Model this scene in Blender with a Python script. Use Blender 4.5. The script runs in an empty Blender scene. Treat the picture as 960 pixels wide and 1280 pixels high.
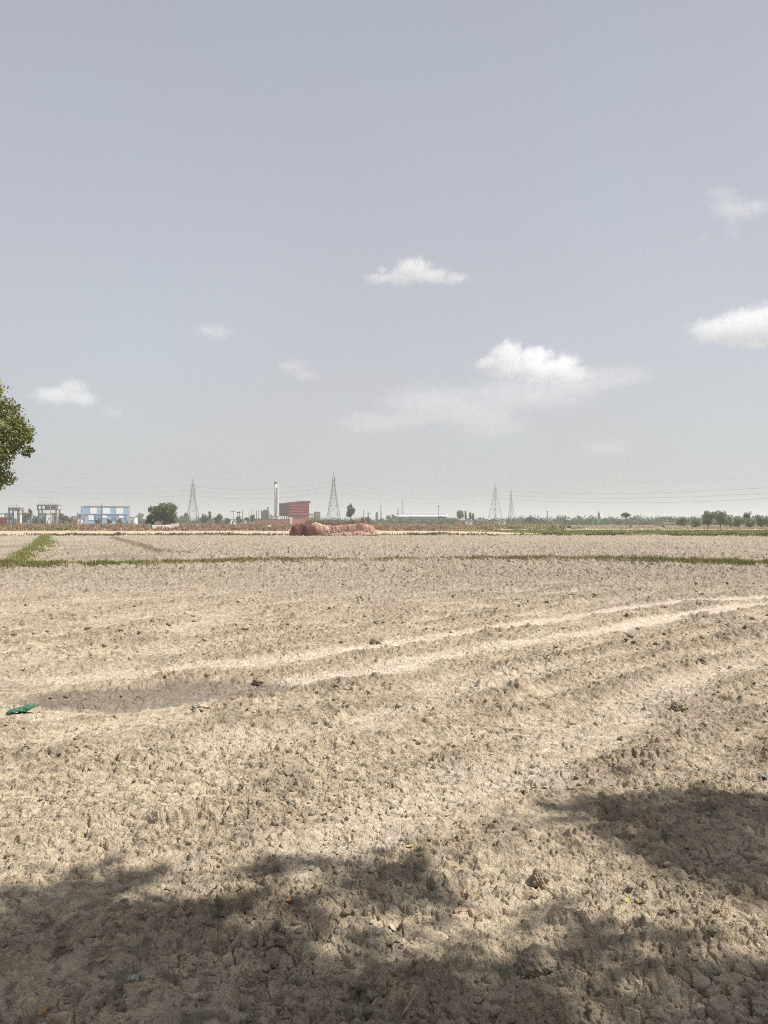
import bpy, bmesh, math, random
import numpy as np
from mathutils import Vector, Matrix

R = math.radians
SC = bpy.context.scene
COL = SC.collection

# ------------------------------------------------------------------ camera, sky, sun, exposure
CAM_H = 1.55
F_PX = 960.0
HOR = 652.0
cam_d = bpy.data.cameras.new("camera")
cam_d.sensor_fit = 'VERTICAL'
cam_d.sensor_height = 36.0
cam_d.sensor_width = 27.0
cam_d.lens = 36.0 * F_PX / 1280.0
cam_d.clip_start = 0.05
cam_d.clip_end = 60000.0
cam = bpy.data.objects.new("camera", cam_d)
COL.objects.link(cam)
cam.location = (0, 0, CAM_H)
cam.rotation_euler = (R(90) + math.atan((HOR - 640.0) / F_PX), 0, 0)
SC.camera = cam

SUN_AZ = math.atan2(0.98, -0.02)          # measured from +y towards +x: the sun stands to the right
SUN_EL = R(55)
SDIR = Vector((math.sin(SUN_AZ) * math.cos(SUN_EL), math.cos(SUN_AZ) * math.cos(SUN_EL), math.sin(SUN_EL)))
sun_d = bpy.data.lights.new("sun", 'SUN')
sun_d.energy = 5.0
sun_d.angle = R(0.55)
sun_d.color = (1.0, 0.955, 0.885)
sun = bpy.data.objects.new("sun", sun_d)
COL.objects.link(sun)
sun.rotation_euler = SDIR.to_track_quat('Z', 'Y').to_euler()
sun.location = (20, 0, 40)

W = bpy.data.worlds.new("World")
SC.world = W
W.use_nodes = True
nt = W.node_tree
nt.nodes.clear()
wo = nt.nodes.new('ShaderNodeOutputWorld')
bg = nt.nodes.new('ShaderNodeBackground')
sky = nt.nodes.new('ShaderNodeTexSky')
sky.sky_type = 'NISHITA'
sky.sun_disc = False
sky.sun_elevation = SUN_EL
sky.sun_rotation = SUN_AZ
sky.dust_density = 5.0
sky.air_density = 1.0
sky.ozone_density = 1.0
tc = nt.nodes.new('ShaderNodeTexCoord')
sep = nt.nodes.new('ShaderNodeSeparateXYZ')
ramp = nt.nodes.new('ShaderNodeValToRGB')
mixn = nt.nodes.new('ShaderNodeMix')
mixn.data_type = 'RGBA'
mixn.inputs[0].default_value = 0.84
SKY_STOPS = [(0.0, (0.575, 0.585, 0.59)), (0.10, (0.625, 0.642, 0.660)), (0.22, (0.602, 0.625, 0.690)),
             (0.36, (0.548, 0.572, 0.645)), (0.56, (0.465, 0.490, 0.555)), (1.0, (0.37, 0.39, 0.43))]
while len(ramp.color_ramp.elements) < len(SKY_STOPS):
    ramp.color_ramp.elements.new(0.5)
for e, (p, c) in zip(ramp.color_ramp.elements, SKY_STOPS):
    e.position = p
    e.color = (c[0], c[1], c[2], 1)
scl = nt.nodes.new('ShaderNodeVectorMath')
scl.operation = 'SCALE'
scl.inputs[3].default_value = 9.6
nt.links.new(tc.outputs['Generated'], sep.inputs[0])
nt.links.new(sep.outputs[2], ramp.inputs[0])
nt.links.new(ramp.outputs[0], scl.inputs[0])
nt.links.new(sky.outputs[0], mixn.inputs[6])
nt.links.new(scl.outputs[0], mixn.inputs[7])
# dusty air is never quite even: broad soft variation, a little warmer low down
nz = nt.nodes.new('ShaderNodeTexNoise'); nz.inputs['Scale'].default_value = 2.6; nz.inputs['Detail'].default_value = 3.0
nt.links.new(tc.outputs['Generated'], nz.inputs['Vector'])
tn = nt.nodes.new('ShaderNodeValToRGB')
tn.color_ramp.elements[0].position = 0.32; tn.color_ramp.elements[0].color = (0.985, 0.955, 0.955, 1)
tn.color_ramp.elements[1].position = 0.68; tn.color_ramp.elements[1].color = (0.985, 1.02, 1.015, 1)
vm = nt.nodes.new('ShaderNodeVectorMath'); vm.operation = 'MULTIPLY'
nt.links.new(nz.outputs['Fac'], tn.inputs[0])
nt.links.new(mixn.outputs[2], vm.inputs[0]); nt.links.new(tn.outputs[0], vm.inputs[1])
nt.links.new(vm.outputs[0], bg.inputs[0])
bg.inputs[1].default_value = 0.081
nt.links.new(bg.outputs[0], wo.inputs[0])

SC.view_settings.view_transform = 'Standard'
SC.view_settings.look = 'None'
SC.view_settings.exposure = 0.36
SC.view_settings.gamma = 1.0
SC.view_settings.use_curve_mapping = False
SC.render.engine = 'CYCLES'
SC.cycles.max_bounces = 6
SC.cycles.diffuse_bounces = 3
SC.cycles.glossy_bounces = 2
SC.cycles.transmission_bounces = 2
SC.cycles.transparent_max_bounces = 6
SC.cycles.volume_bounces = 5
SC.cycles.pixel_filter_type = 'BLACKMAN_HARRIS'
SC.cycles.filter_width = 1.0
SC.cycles.use_denoising = False
SC.cycles.use_adaptive_sampling = False
SC.cycles.denoiser = 'OPENIMAGEDENOISE'
SC.cycles.denoising_input_passes = 'RGB_ALBEDO_NORMAL'
SC.cycles.denoising_prefilter = 'ACCURATE'

# ------------------------------------------------------------------ helpers
def px_x(px, d):
    return (px - 480.0) / F_PX * d

def px_z(py, d):
    return CAM_H + (HOR - py) / F_PX * d

def gd(py):
    return CAM_H * F_PX / (py - HOR)

def gp(px, py):
    d = gd(py)
    return (px_x(px, d), d)

def tag(o, label=None, cat=None, group=None, kind=None):
    if label: o["label"] = label
    if cat: o["category"] = cat
    if group: o["group"] = group
    if kind: o["kind"] = kind
    return o

def empty(name, loc, rz=0.0):
    o = bpy.data.objects.new(name, None)
    COL.objects.link(o)
    o.location = loc
    o.rotation_euler = (0, 0, rz)
    o.empty_display_size = 0.2
    return o

def np_mesh(name, V, polys, mat, parent=None, attrs=None, smooth=False):
    """V (n,3); polys list of int arrays shaped (m,k)."""
    me = bpy.data.meshes.new(name)
    V = np.asarray(V, dtype=np.float32)
    polys = [np.asarray(p, dtype=np.int32) for p in polys if len(p)]
    nl = sum(p.size for p in polys)
    nf = sum(p.shape[0] for p in polys)
    me.vertices.add(len(V))
    me.vertices.foreach_set("co", V.ravel())
    me.loops.add(nl)
    me.loops.foreach_set("vertex_index", np.concatenate([p.ravel() for p in polys]))
    me.polygons.add(nf)
    tot = np.concatenate([np.full(p.shape[0], p.shape[1], dtype=np.int32) for p in polys])
    start = np.concatenate([[0], np.cumsum(tot)[:-1]]).astype(np.int32)
    me.polygons.foreach_set("loop_start", start)
    me.polygons.foreach_set("loop_total", tot)
    if smooth:
        me.polygons.foreach_set("use_smooth", np.ones(nf, dtype=bool))
    me.update(calc_edges=True)
    if attrs:
        for an, arr in attrs.items():
            if arr.ndim == 1:
                a = me.attributes.new(an, 'FLOAT', 'POINT')
                a.data.foreach_set("value", arr.astype(np.float32))
            else:
                a = me.attributes.new(an, 'FLOAT_COLOR', 'POINT')
                c4 = np.ones((len(arr), 4), dtype=np.float32)
                c4[:, :3] = arr
                a.data.foreach_set("color", c4.ravel())
    me.materials.append(mat)
    o = bpy.data.objects.new(name, me)
    COL.objects.link(o)
    if parent: o.parent = parent
    return o

class MB:
    """collects boxes and tubes; build() links them as ONE mesh."""
    def __init__(self):
        self.v = []; self.f = []
    def add(self, vs, fs):
        n = len(self.v)
        self.v += [tuple(p) for p in vs]
        self.f += [tuple(i + n for i in f) for f in fs]
        return self
    def box(self, c, s, rz=0.0, taper=1.0):
        cx, cy, cz = c; sx, sy, sz = s[0] / 2, s[1] / 2, s[2] / 2
        co, si = math.cos(rz), math.sin(rz)
        vs = []
        for z, t in ((-sz, 1.0), (sz, taper)):
            for x, y in ((-sx, -sy), (sx, -sy), (sx, sy), (-sx, sy)):
                x *= t; y *= t
                vs.append((cx + x * co - y * si, cy + x * si + y * co, cz + z))
        return self.add(vs, [(3, 2, 1, 0), (4, 5, 6, 7), (0, 1, 5, 4), (1, 2, 6, 5), (2, 3, 7, 6), (3, 0, 4, 7)])
    def tube(self, p0, p1, r0, r1=None, n=6):
        r1 = r0 if r1 is None else r1
        a, b = Vector(p0), Vector(p1)
        d = (b - a)
        if d.length < 1e-6: return self
        q = d.to_track_quat('Z', 'Y')
        vs = []
        for p, r in ((a, r0), (b, r1)):
            for k in range(n):
                t = 2 * math.pi * k / n
                vs.append(p + q @ Vector((r * math.cos(t), r * math.sin(t), 0)))
        fs = [(k, (k + 1) % n, n + (k + 1) % n, n + k) for k in range(n)]
        fs += [tuple(range(n - 1, -1, -1)), tuple(range(n, 2 * n))]
        return self.add(vs, fs)
    def path(self, pts, rads, n=6):
        rings = []
        vs = []
        for i, p in enumerate(pts):
            p = Vector(p)
            d = Vector(pts[min(i + 1, len(pts) - 1)]) - Vector(pts[max(i - 1, 0)])
            q = d.to_track_quat('Z', 'Y')
            for k in range(n):
                t = 2 * math.pi * k / n
                vs.append(p + q @ Vector((rads[i] * math.cos(t), rads[i] * math.sin(t), 0)))
        fs = []
        for i in range(len(pts) - 1):
            for k in range(n):
                a = i * n + k; b = i * n + (k + 1) % n
                fs.append((a, b, b + n, a + n))
        fs.append(tuple(range(n - 1, -1, -1)))
        L = (len(pts) - 1) * n
        fs.append(tuple(range(L, L + n)))
        return self.add(vs, fs)
    def prism(self, poly, y0, y1):
        """poly in (x,z), extruded along y."""
        n = len(poly)
        vs = [(x, y0, z) for x, z in poly] + [(x, y1, z) for x, z in poly]
        fs = [tuple(range(n)), tuple(range(2 * n - 1, n - 1, -1))]
        fs += [(k, n + k, n + (k + 1) % n, (k + 1) % n) for k in range(n)]
        return self.add(vs, fs)
    def build(self, name, mat, parent=None, smooth=False):
        me = bpy.data.meshes.new(name)
        me.from_pydata(self.v, [], self.f)
        bm = bmesh.new(); bm.from_mesh(me)
        bmesh.ops.recalc_face_normals(bm, faces=bm.faces)
        bm.to_mesh(me); bm.free()
        if smooth:
            for p in me.polygons: p.use_smooth = True
        me.materials.append(mat)
        o = bpy.data.objects.new(name, me)
        COL.objects.link(o)
        if parent: o.parent = parent
        return o

# ---- numpy noise
def h2(ix, iy, seed):
    n = ix.astype(np.int32).view(np.uint32) * np.uint32(374761393) + iy.astype(np.int32).view(np.uint32) * np.uint32(668265263) + np.uint32((seed * 974634777) & 0xFFFFFFFF)
    n = (n ^ (n >> np.uint32(13))) * np.uint32(1274126177)
    n = n ^ (n >> np.uint32(16))
    return (n & np.uint32(0xFFFFFF)).astype(np.float32) * np.float32(1 / 16777215.0)

_rs = np.random.RandomState(7)
_GT = _rs.rand(256, 256) * 2 * np.pi
_GX, _GY = np.cos(_GT).astype(np.float32), np.sin(_GT).astype(np.float32)

def perlin(x, y, seed=0):
    x = x + seed * 17.31; y = y + seed * 9.73
    fx = np.floor(x); fy = np.floor(y)
    ix = fx.astype(np.int32); iy = fy.astype(np.int32)
    u = (x - fx).astype(np.float32); v = (y - fy).astype(np.float32)
    su = u * u * u * (u * (u * 6 - 15) + 10); sv = v * v * v * (v * (v * 6 - 15) + 10)
    def g(dx, dy):
        a = (ix + dx) & 255; b = (iy + dy) & 255
        return _GX[a, b] * (u - dx) + _GY[a, b] * (v - dy)
    n0 = g(0, 0) * (1 - su) + g(1, 0) * su
    n1 = g(0, 1) * (1 - su) + g(1, 1) * su
    return (n0 * (1 - sv) + n1 * sv) * 1.5

def fbm(x, y, o=4, seed=0):
    s = 0; a = 1.0; t = 0
    for k in range(o):
        s = s + a * perlin(x * 2 ** k, y * 2 ** k, seed + k * 3); t += a; a *= 0.5
    return s / t

def sstep(a, b, x):
    t = np.clip((x - a) / (b - a), 0, 1)
    return t * t * (3 - 2 * t)

def clods(x, y, s, prob, seed, rmin=0.2, rmax=0.52):
    """irregular lumps on a jittered grid of pitch s; prob is an array."""
    wx = x + 0.22 * s * perlin(x / s * 1.7, y / s * 1.7, seed + 1) + 0.10 * s * perlin(x / s * 4.1, y / s * 4.1, seed + 4)
    wy = y + 0.22 * s * perlin(x / s * 1.7, y / s * 1.7, seed + 2) + 0.10 * s * perlin(x / s * 4.1, y / s * 4.1, seed + 5)
    gx = wx / s; gy = wy / s
    ix = np.floor(gx).astype(np.int32); iy = np.floor(gy).astype(np.int32)
    out = np.zeros_like(gx)
    for dx in (-1, 0, 1):
        for dy in (-1, 0, 1):
            cx = ix + dx; cy = iy + dy
            px = cx + 0.1 + 0.8 * h2(cx, cy, seed); py = cy + 0.1 + 0.8 * h2(cx, cy, seed + 11)
            q = h2(cx, cy, seed + 23)
            r = rmin + (rmax - rmin) * h2(cx, cy, seed + 37) ** 1.6
            an = h2(cx, cy, seed + 51) * 3.14159
            c, sn = np.cos(an), np.sin(an)
            ex = gx - px; ey = gy - py
            u = (ex * c + ey * sn); w = (-ex * sn + ey * c) * 1.35
            t = np.clip(1 - (u * u + w * w) / (r * r), 0, 1) ** 0.55
            hgt = r * (0.55 + 0.45 * h2(cx, cy, seed + 61))
            out = np.maximum(out, np.where(q < prob, t * hgt, 0))
    return out * s

def cracks(x, y, s, seed):
    wx = x + 0.25 * s * perlin(x / s * 2.3, y / s * 2.3, seed + 1) + 0.1 * s * perlin(x / s * 7, y / s * 7, seed + 3)
    wy = y + 0.25 * s * perlin(x / s * 2.3, y / s * 2.3, seed + 2) + 0.1 * s * perlin(x / s * 7, y / s * 7, seed + 4)
    gx = wx / s; gy = wy / s
    ix = np.floor(gx).astype(np.int32); iy = np.floor(gy).astype(np.int32)
    f1 = np.full(gx.shape, 9.0, np.float32); f2 = f1.copy()
    for dx in (-1, 0, 1):
        for dy in (-1, 0, 1):
            cx = ix + dx; cy = iy + dy
            d = np.hypot(gx - cx - h2(cx, cy, seed), gy - cy - h2(cx, cy, seed + 9))
            f2 = np.where(d < f1, f1, np.minimum(f2, d))
            f1 = np.minimum(f1, d)
    return (f2 - f1) * s          # metres-ish from the crack line

def rubble(x, y, s, seed):
    """broken aggregate: cells with their own heights and sunken, crooked joints"""
    wx = x + 0.28 * s * perlin(x / s * 1.9, y / s * 1.9, seed + 1) + 0.12 * s * perlin(x / s * 5, y / s * 5, seed + 3)
    wy = y + 0.28 * s * perlin(x / s * 1.9, y / s * 1.9, seed + 2) + 0.12 * s * perlin(x / s * 5, y / s * 5, seed + 4)
    gx = wx / s; gy = wy / s
    ix = np.floor(gx).astype(np.int32); iy = np.floor(gy).astype(np.int32)
    f1 = np.full(gx.shape, 9.0, np.float32); f2 = f1.copy(); cid = np.zeros(gx.shape, np.float32); tilt = np.zeros(gx.shape, np.float32)
    for dx in (-1, 0, 1):
        for dy in (-1, 0, 1):
            cx = ix + dx; cy = iy + dy
            ex = gx - cx - h2(cx, cy, seed); ey = gy - cy - h2(cx, cy, seed + 9)
            d = np.hypot(ex, ey)
            q = h2(cx, cy, seed + 19)
            tl = ex * (h2(cx, cy, seed + 29) - .5) + ey * (h2(cx, cy, seed + 39) - .5)
            nearer = d < f1
            f2 = np.where(nearer, f1, np.minimum(f2, d))
            cid = np.where(nearer, q, cid); tilt = np.where(nearer, tl, tilt)
            f1 = np.where(nearer, d, f1)
    t = np.clip((f2 - f1) / 0.36, 0, 1) ** 0.8
    return s * (t * (0.10 + 0.90 * cid ** 1.6) * (1 - 0.30 * f1) + 1.1 * tilt * t)

def polydist(x, y, pts):
    d = np.full(x.shape, 1e9); 
    for (ax, ay), (bx, by) in zip(pts[:-1], pts[1:]):
        vx, vy = bx - ax, by - ay
        t = np.clip(((x - ax) * vx + (y - ay) * vy) / (vx * vx + vy * vy), 0, 1)
        d = np.minimum(d, np.hypot(x - ax - t * vx, y - ay - t * vy))
    return d

# ------------------------------------------------------------------ materials
def new_mat(name):
    m = bpy.data.materials.new(name); m.use_nodes = True
    n = m.node_tree; b = n.nodes['Principled BSDF']
    return m, n, b

def mat_flat(name, col, rough=0.8, var=0.15, scale=3.0, spec=0.3, metal=0.0, bump=0.0):
    m, n, b = new_mat(name)
    b.inputs['Roughness'].default_value = rough
    b.inputs['Specular IOR Level'].default_value = spec
    b.inputs['Metallic'].default_value = metal
    t = n.nodes.new('ShaderNodeTexCoord')
    no = n.nodes.new('ShaderNodeTexNoise'); no.inputs['Scale'].default_value = scale; no.inputs['Detail'].default_value = 5
    n.links.new(t.outputs['Object'], no.inputs['Vector'])
    cr = n.nodes.new('ShaderNodeValToRGB')
    cr.color_ramp.elements[0].position = 0.3; cr.color_ramp.elements[1].position = 0.7
    cr.color_ramp.elements[0].color = (*[c * (1 - var) for c in col], 1)
    cr.color_ramp.elements[1].color = (*[min(1, c * (1 + var)) for c in col], 1)
    n.links.new(no.outputs['Fac'], cr.inputs[0])
    n.links.new(cr.outputs[0], b.inputs['Base Color'])
    if bump:
        bp = n.nodes.new('ShaderNodeBump'); bp.inputs['Strength'].default_value = 0.6; bp.inputs['Distance'].default_value = bump
        n.links.new(no.outputs['Fac'], bp.inputs['Height']); n.links.new(bp.outputs[0], b.inputs['Normal'])
    return m

def mat_attr(name, attr="tint", rough=0.7, spec=0.25, transl=0.0):
    m, n, b = new_mat(name)
    a = n.nodes.new('ShaderNodeAttribute'); a.attribute_name = attr
    n.links.new(a.outputs['Color'], b.inputs['Base Color'])
    b.inputs['Roughness'].default_value = rough
    b.inputs['Specular IOR Level'].default_value = spec
    if transl:
        tr = n.nodes.new('ShaderNodeBsdfTranslucent')
        n.links.new(a.outputs['Color'], tr.inputs[0])
        mx = n.nodes.new('ShaderNodeMixShader'); mx.inputs[0].default_value = transl
        n.links.new(b.outputs[0], mx.inputs[1]); n.links.new(tr.outputs[0], mx.inputs[2])
        n.links.new(mx.outputs[0], n.nodes['Material Output'].inputs['Surface'])
    return m

M_LEAF = mat_attr("leaf", transl=0.25, rough=0.55, spec=0.35)
M_GRASS = mat_attr("grass_blade", transl=0.2)
M_DRY = mat_attr("dry_stalk", transl=0.1)
M_BARK = mat_flat("bark", (0.13, 0.10, 0.075), 0.9, 0.35, 9.0, bump=0.02)
M_STEEL = mat_flat("galvanised_steel", (0.20, 0.21, 0.22), 0.6, 0.15, 0.3)
M_WIRE = mat_flat("cable_metal", (0.22, 0.23, 0.25), 0.6, 0.05, 0.1)
M_POLE = mat_flat("weathered_pole", (0.16, 0.155, 0.15), 0.8, 0.2, 1.0)
M_CONC = mat_flat("concrete", (0.33, 0.32, 0.30), 0.85, 0.2, 0.8)
M_DKCONC = mat_flat("dark_concrete", (0.20, 0.18, 0.172), 0.85, 0.25, 0.8)
M_WHITE = mat_flat("white_paint", (0.88, 0.88, 0.86), 0.6, 0.04, 0.5)
M_CREAM = mat_flat("cream_paint", (0.62, 0.57, 0.50), 0.7, 0.10, 0.5)
M_BLUE = mat_flat("sky_blue_paint", (0.30, 0.48, 0.66), 0.6, 0.10, 0.4)
M_TEAL = mat_flat("teal_sheet", (0.15, 0.33, 0.38), 0.6, 0.15, 0.4)
M_DKBLUE = mat_flat("dark_blue_trim", (0.10, 0.17, 0.28), 0.6, 0.1, 0.4)  # darker blue for the floor band and windows
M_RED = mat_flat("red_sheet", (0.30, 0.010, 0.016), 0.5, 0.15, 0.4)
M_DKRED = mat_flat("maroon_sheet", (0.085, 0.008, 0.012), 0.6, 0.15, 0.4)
M_REDBRICK = mat_flat("red_brick_far", (0.36, 0.085, 0.06), 0.85, 0.2, 1.2)
M_PINK = mat_flat("pink_wall", (0.48, 0.31, 0.26), 0.85, 0.15, 0.6)
M_DARK = mat_flat("dark_opening", (0.025, 0.025, 0.028), 0.6, 0.1, 1.0)
M_ROOFSHEET = mat_flat("bright_roof_sheet", (0.72, 0.74, 0.75), 0.45, 0.08, 0.2)
M_GREYWALL = mat_flat("grey_green_wall", (0.30, 0.31, 0.28), 0.8, 0.12, 0.3)

# ------------------------------------------------------------------ ground
TRACK_A = [gp(*p) for p in ((0, 853), (120, 846), (230, 836), (330, 827), (440, 811), (540, 797), (640, 783), (740, 768), (850, 752), (960, 747), (1150, 742))]
TRACK_B = [gp(*p) for p in ((-40, 893), (80, 889), (190, 880), (330, 859), (430, 845), (520, 827), (620, 808), (720, 795), (830, 775), (940, 756), (1100, 746))]
TRACK_C = [gp(*p) for p in ((420, 1060), (520, 1005), (640, 965), (760, 905), (870, 850), (960, 822), (1080, 790))]
TRACK_D = [gp(*p) for p in ((250, 925), (400, 915), (500, 893), (620, 850), (700, 835))]
BUND = [gp(*p) for p in ((-300, 722), (-80, 717), (0, 714), (60, 712), (150, 710), (240, 707), (330, 705), (480, 703.5), (600, 702.5), (700, 702.5), (760, 704), (830, 706), (900, 708), (960, 710), (1100, 713), (1350, 716))]
BUND_L = [gp(*p) for p in ((10, 713), (26, 698), (42, 689), (50, 682), (55, 675), (57, 671))]
FARB = [(-60, gd(670.5)), (-30, gd(670.3)), (0, gd(670.5)), (30, gd(670.8)), (70, gd(671))]
RIDGE = [gp(*p) for p in ((140, 673), (165, 681), (190, 689), (205, 693), (240, 694))]

def crop_edges(pxs):
    rows_n = np.interp(pxs, [560, 640, 700, 745, 800, 960, 1400], [664.0, 666.0, 667.6, 669.2, 670.2, 672.4, 677.0])
    rows_f = np.interp(pxs, [560, 640, 720, 1400], [663.6, 663.0, 662.8, 662.8])
    return CAM_H * F_PX / (rows_n - HOR), CAM_H * F_PX / (rows_f - HOR)

def near_rect(x, y, cx, cy, sx, sy, rot=0.0):
    c, s = math.cos(rot), math.sin(rot)
    u = ((x - cx) * c + (y - cy) * s) / sx; v = (-(x - cx) * s + (y - cy) * c) / sy
    return np.sqrt(u * u + v * v)

def ground_eval(x, y):
    x = np.asarray(x, dtype=np.float32); y = np.asarray(y, dtype=np.float32)
    r = np.hypot(x, y)
    n1 = fbm(x * 0.9, y * 0.9, 4, 3)
    n2 = fbm(x * 0.25, y * 0.25, 3, 9)
    # direction of tillage
    tx, ty = 0.74, 0.67
    u = x * tx + y * ty; v = -x * ty + y * tx
    nt_ = fbm(u * 0.45, v * 1.9, 3, 15)
    dA = polydist(x, y, TRACK_A); dB = polydist(x, y, TRACK_B); dC = polydist(x, y, TRACK_C); dD = polydist(x, y, TRACK_D)
    edge = 0.17 * fbm(x * 2.6, y * 2.6, 4, 21)
    pa = 1 - sstep(0.09, 0.27, dA + edge * 1.0); pb = 1 - sstep(0.13, 0.32, dB + edge * 1.0)
    pc = 0.52 * (1 - sstep(0.05, 0.45, dC + edge * 2)); pd = 0.45 * (1 - sstep(0.05, 0.4, dD + edge * 2))
    pale = np.maximum(np.maximum(pa, pb) * sstep(-0.9, -0.1, n1 + 0.2), np.maximum(pc, pd) * sstep(-0.55, 0.05, n1 + 0.2))
    flat = np.maximum(np.maximum(pa, pb) * 0.90, np.maximum(pc, pd))
    # damp hollow beside the two tracks
    cx, cy = gp(188, 866)
    damp_d = near_rect(x, y, cx, cy, 1.30, 0.52, 0.20) + 0.55 * fbm(x * 1.7, y * 1.7, 4, 33)
    damp = 1 - sstep(0.75, 1.12, damp_d)
    for (px, py, sx, sy, k) in ((100, 883, 0.35, 0.12, .6), (0, 855, 0.6, 0.25, .35), (215, 822, .4, .3, .35), (120, 825, .35, .5, .25),
                                (142, 697, 1.7, 2.6, .95), (2, 684, 1.5, 8.0, .9), (112, 687.5, 1.3, 2.6, .75), (62, 693, .5, 1.6, .4), (165, 690, 1.4, 1.6, .5), (5, 677.5, 2.0, 6.0, .45)):
        ax, ay = gp(px, py)
        damp = np.maximum(damp, k * (1 - sstep(0.7, 1.2, near_rect(x, y, ax, ay, sx, sy) + 0.5 * fbm(x * 1.5, y * 1.5, 3, 41))))
    flat = np.maximum(flat, damp * 0.75)
    # where the surface is crusted rather than broken: the middle left of the near field
    crust_d = near_rect(x, y, -1.0, 4.6, 1.4, 1.0) + 0.4 * n1
    crust = 1 - sstep(0.7, 1.3, crust_d)
    flat = np.maximum(flat, crust * 0.55)
    rows_m = sstep(-0.1, 0.5, fbm(x * 0.35 + 3, y * 0.35, 2, 141) + 0.35 * np.clip(x, -1.5, 1.5)) * (1 - sstep(14, 22, r))
    rows_m = rows_m * sstep(0.45, 0.9, np.minimum(dA, dB))
    furrow = np.sin(2 * np.pi * v / 0.62 + 2.2 * n1) * rows_m
    dens = np.clip(0.34 * furrow + 0.55 + 1.05 * nt_ + 0.6 * n1 + 0.10 * np.clip(x / np.maximum(y, 1), -.5, .5) * 4, 0.03, 1.25) * (1 - flat)
    # smooth strip beyond the far bank, scrub land beyond
    beyond = sstep(gd(670.2), gd(669.6), y)
    left_plot = sstep(27, 30, y) * (1 - sstep(-18, -8, x + 0.15 * y)) * (1 - beyond)
    dens = dens + 0.35 * sstep(12, 24, y) * (1 - flat)
    dens = dens * (1 - 0.85 * beyond) * (1 - 0.45 * left_plot)
    dB1 = polydist(x, y, BUND); dBL = polydist(x, y, BUND_L); dF = polydist(x, y, FARB); dR = polydist(x, y, RIDGE)
    bw = 0.30 + 0.18 * n1
    b1 = np.exp(-(dB1 / bw) ** 2); bl = np.exp(-(dBL / 0.45) ** 2); bf = np.exp(-(dF / 0.5) ** 2) * (0.7 + 0.6 * n2)
    bridge = np.exp(-(dR / 0.30) ** 2)
    bank = np.clip(b1 + bl, 0, 1)
    dens = dens * (1 - 0.8 * bank)
    nearw = 1 - sstep(9, 14, r)
    farw = sstep(14, 30, r)
    dd = np.clip(dens, 0, 1)
    c1 = clods(x, y, 0.30, (0.05 + 0.22 * farw) * dens, 101)
    c2 = clods(x, y, 0.15, (0.16 + 0.25 * farw) * dens, 201)
    c3 = clods(x, y, 0.075, 0.40 * dens + 0.03, 301)
    c4 = clods(x, y, 0.038, 0.45 * dens + 0.10, 401)
    z = 0.010 * furrow * (1 - flat) + 0.035 * n1 + 0.05 * n2 * np.clip(r / 12, 0.2, 1) + 0.030 * nt_
    z = z + 0.50 * c1 + 0.60 * c2 + 0.70 * c3 + 0.75 * c4
    rk = 0.22 + 0.78 * dd
    mid = sstep(4.5, 11, r)
    big = sstep(0.0, 0.5, fbm(x * 1.1, y * 1.1, 3, 111)) * dd
    z = z + 0.42 * rubble(x, y, 0.15, 601) * big + (0.24 + 0.30 * mid + 0.35 * farw) * rubble(x, y, 0.085, 611) * rk
    z = z + (0.30 + .35 * mid + .3 * farw) * rubble(x, y, 0.042, 621) * rk + (0.38 + .25 * mid) * rubble(x, y, 0.021, 631) * nearw * (0.35 + 0.65 * dd)
    z = z + 0.50 * rubble(x, y, 0.30, 641) * farw * dd
    z = z - 0.8 * clods(x, y, 0.11, 0.08 * dens * (.4 + .6 * mid), 651) - 0.9 * clods(x, y, 0.05, 0.13 * dens + .02, 661) - 0.8 * clods(x, y, 0.026, 0.12 * dens + .02, 663) * nearw - 0.7 * farw * clods(x, y, 0.25, 0.35 * dens, 671)
    z = z + 0.012 * fbm(x * 5, y * 5, 4, 51) + 0.005 * fbm(x * 30, y * 30, 3, 57) * nearw
    e = cracks(x, y, 0.17, 71); e2 = cracks(x, y, 0.075, 73)
    cm = nearw * np.clip(0.6 + 1.5 * fbm(x * 1.3, y * 1.3, 2, 77), 0, 1) * (1 - 0.6 * np.clip(dens, 0, 1))
    cm = np.maximum(cm, nearw * crust)
    z = z - 0.030 * cm * np.exp(-(e / 0.011) ** 2) - 0.014 * cm * np.exp(-(e2 / 0.007) ** 2)
    z = z - 0.014 * np.maximum(pa, pb) - 0.022 * damp * (y < 15)
    z = z + 0.14 * b1 + 0.16 * bl + 0.20 * bf + 0.10 * bridge
    z = z * (1 - 0.8 * sstep(200, 500, r))
    # ---- soil colour (what the soil itself is: crusted, broken, damp, sandy, weedy)
    def C(*c): return np.array(c)[None, :]
    k = lambda w: w[:, None]
    broken = np.clip(0.22 + 0.68 * dens + 0.45 * fbm(x * 2.1, y * 2.1, 4, 61), 0, 1)
    col = C(0.500, 0.422, 0.312) * k(1 - broken) + C(0.325, 0.266, 0.191) * k(broken)
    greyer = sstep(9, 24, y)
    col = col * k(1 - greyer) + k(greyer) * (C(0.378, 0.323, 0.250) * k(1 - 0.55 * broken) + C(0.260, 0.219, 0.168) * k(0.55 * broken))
    rust = sstep(0.35, 0.6, fbm(x * 3.1, y * 3.1, 3, 63)) * (y < 9)
    col = col * k(1 - 0.35 * rust) + C(0.33, 0.22, 0.13) * k(0.35 * rust)
    dk = sstep(0.18, 0.5, fbm(x * 1.6 + 5, y * 1.6, 4, 121)) * (1 - pale)
    col = col * k(1 - 0.20 * dk)
    grain = h2(np.floor(x / 0.035 + 0.6 * perlin(x * 20, y * 20, 5)).astype(np.int64), np.floor(y / 0.045 + .6 * perlin(x * 20, y * 20, 6)).astype(np.int64), 9)
    col = col * k(1 - 0.30 * (grain > 0.80) * (1 - 0.6 * pale) + 0.10 * (grain < .15))
    strip_v = fbm(x * .05, y * 0.5, 3, 131) * sstep(15, 30, y)
    col = col * k(1 + 0.16 * strip_v)
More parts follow.
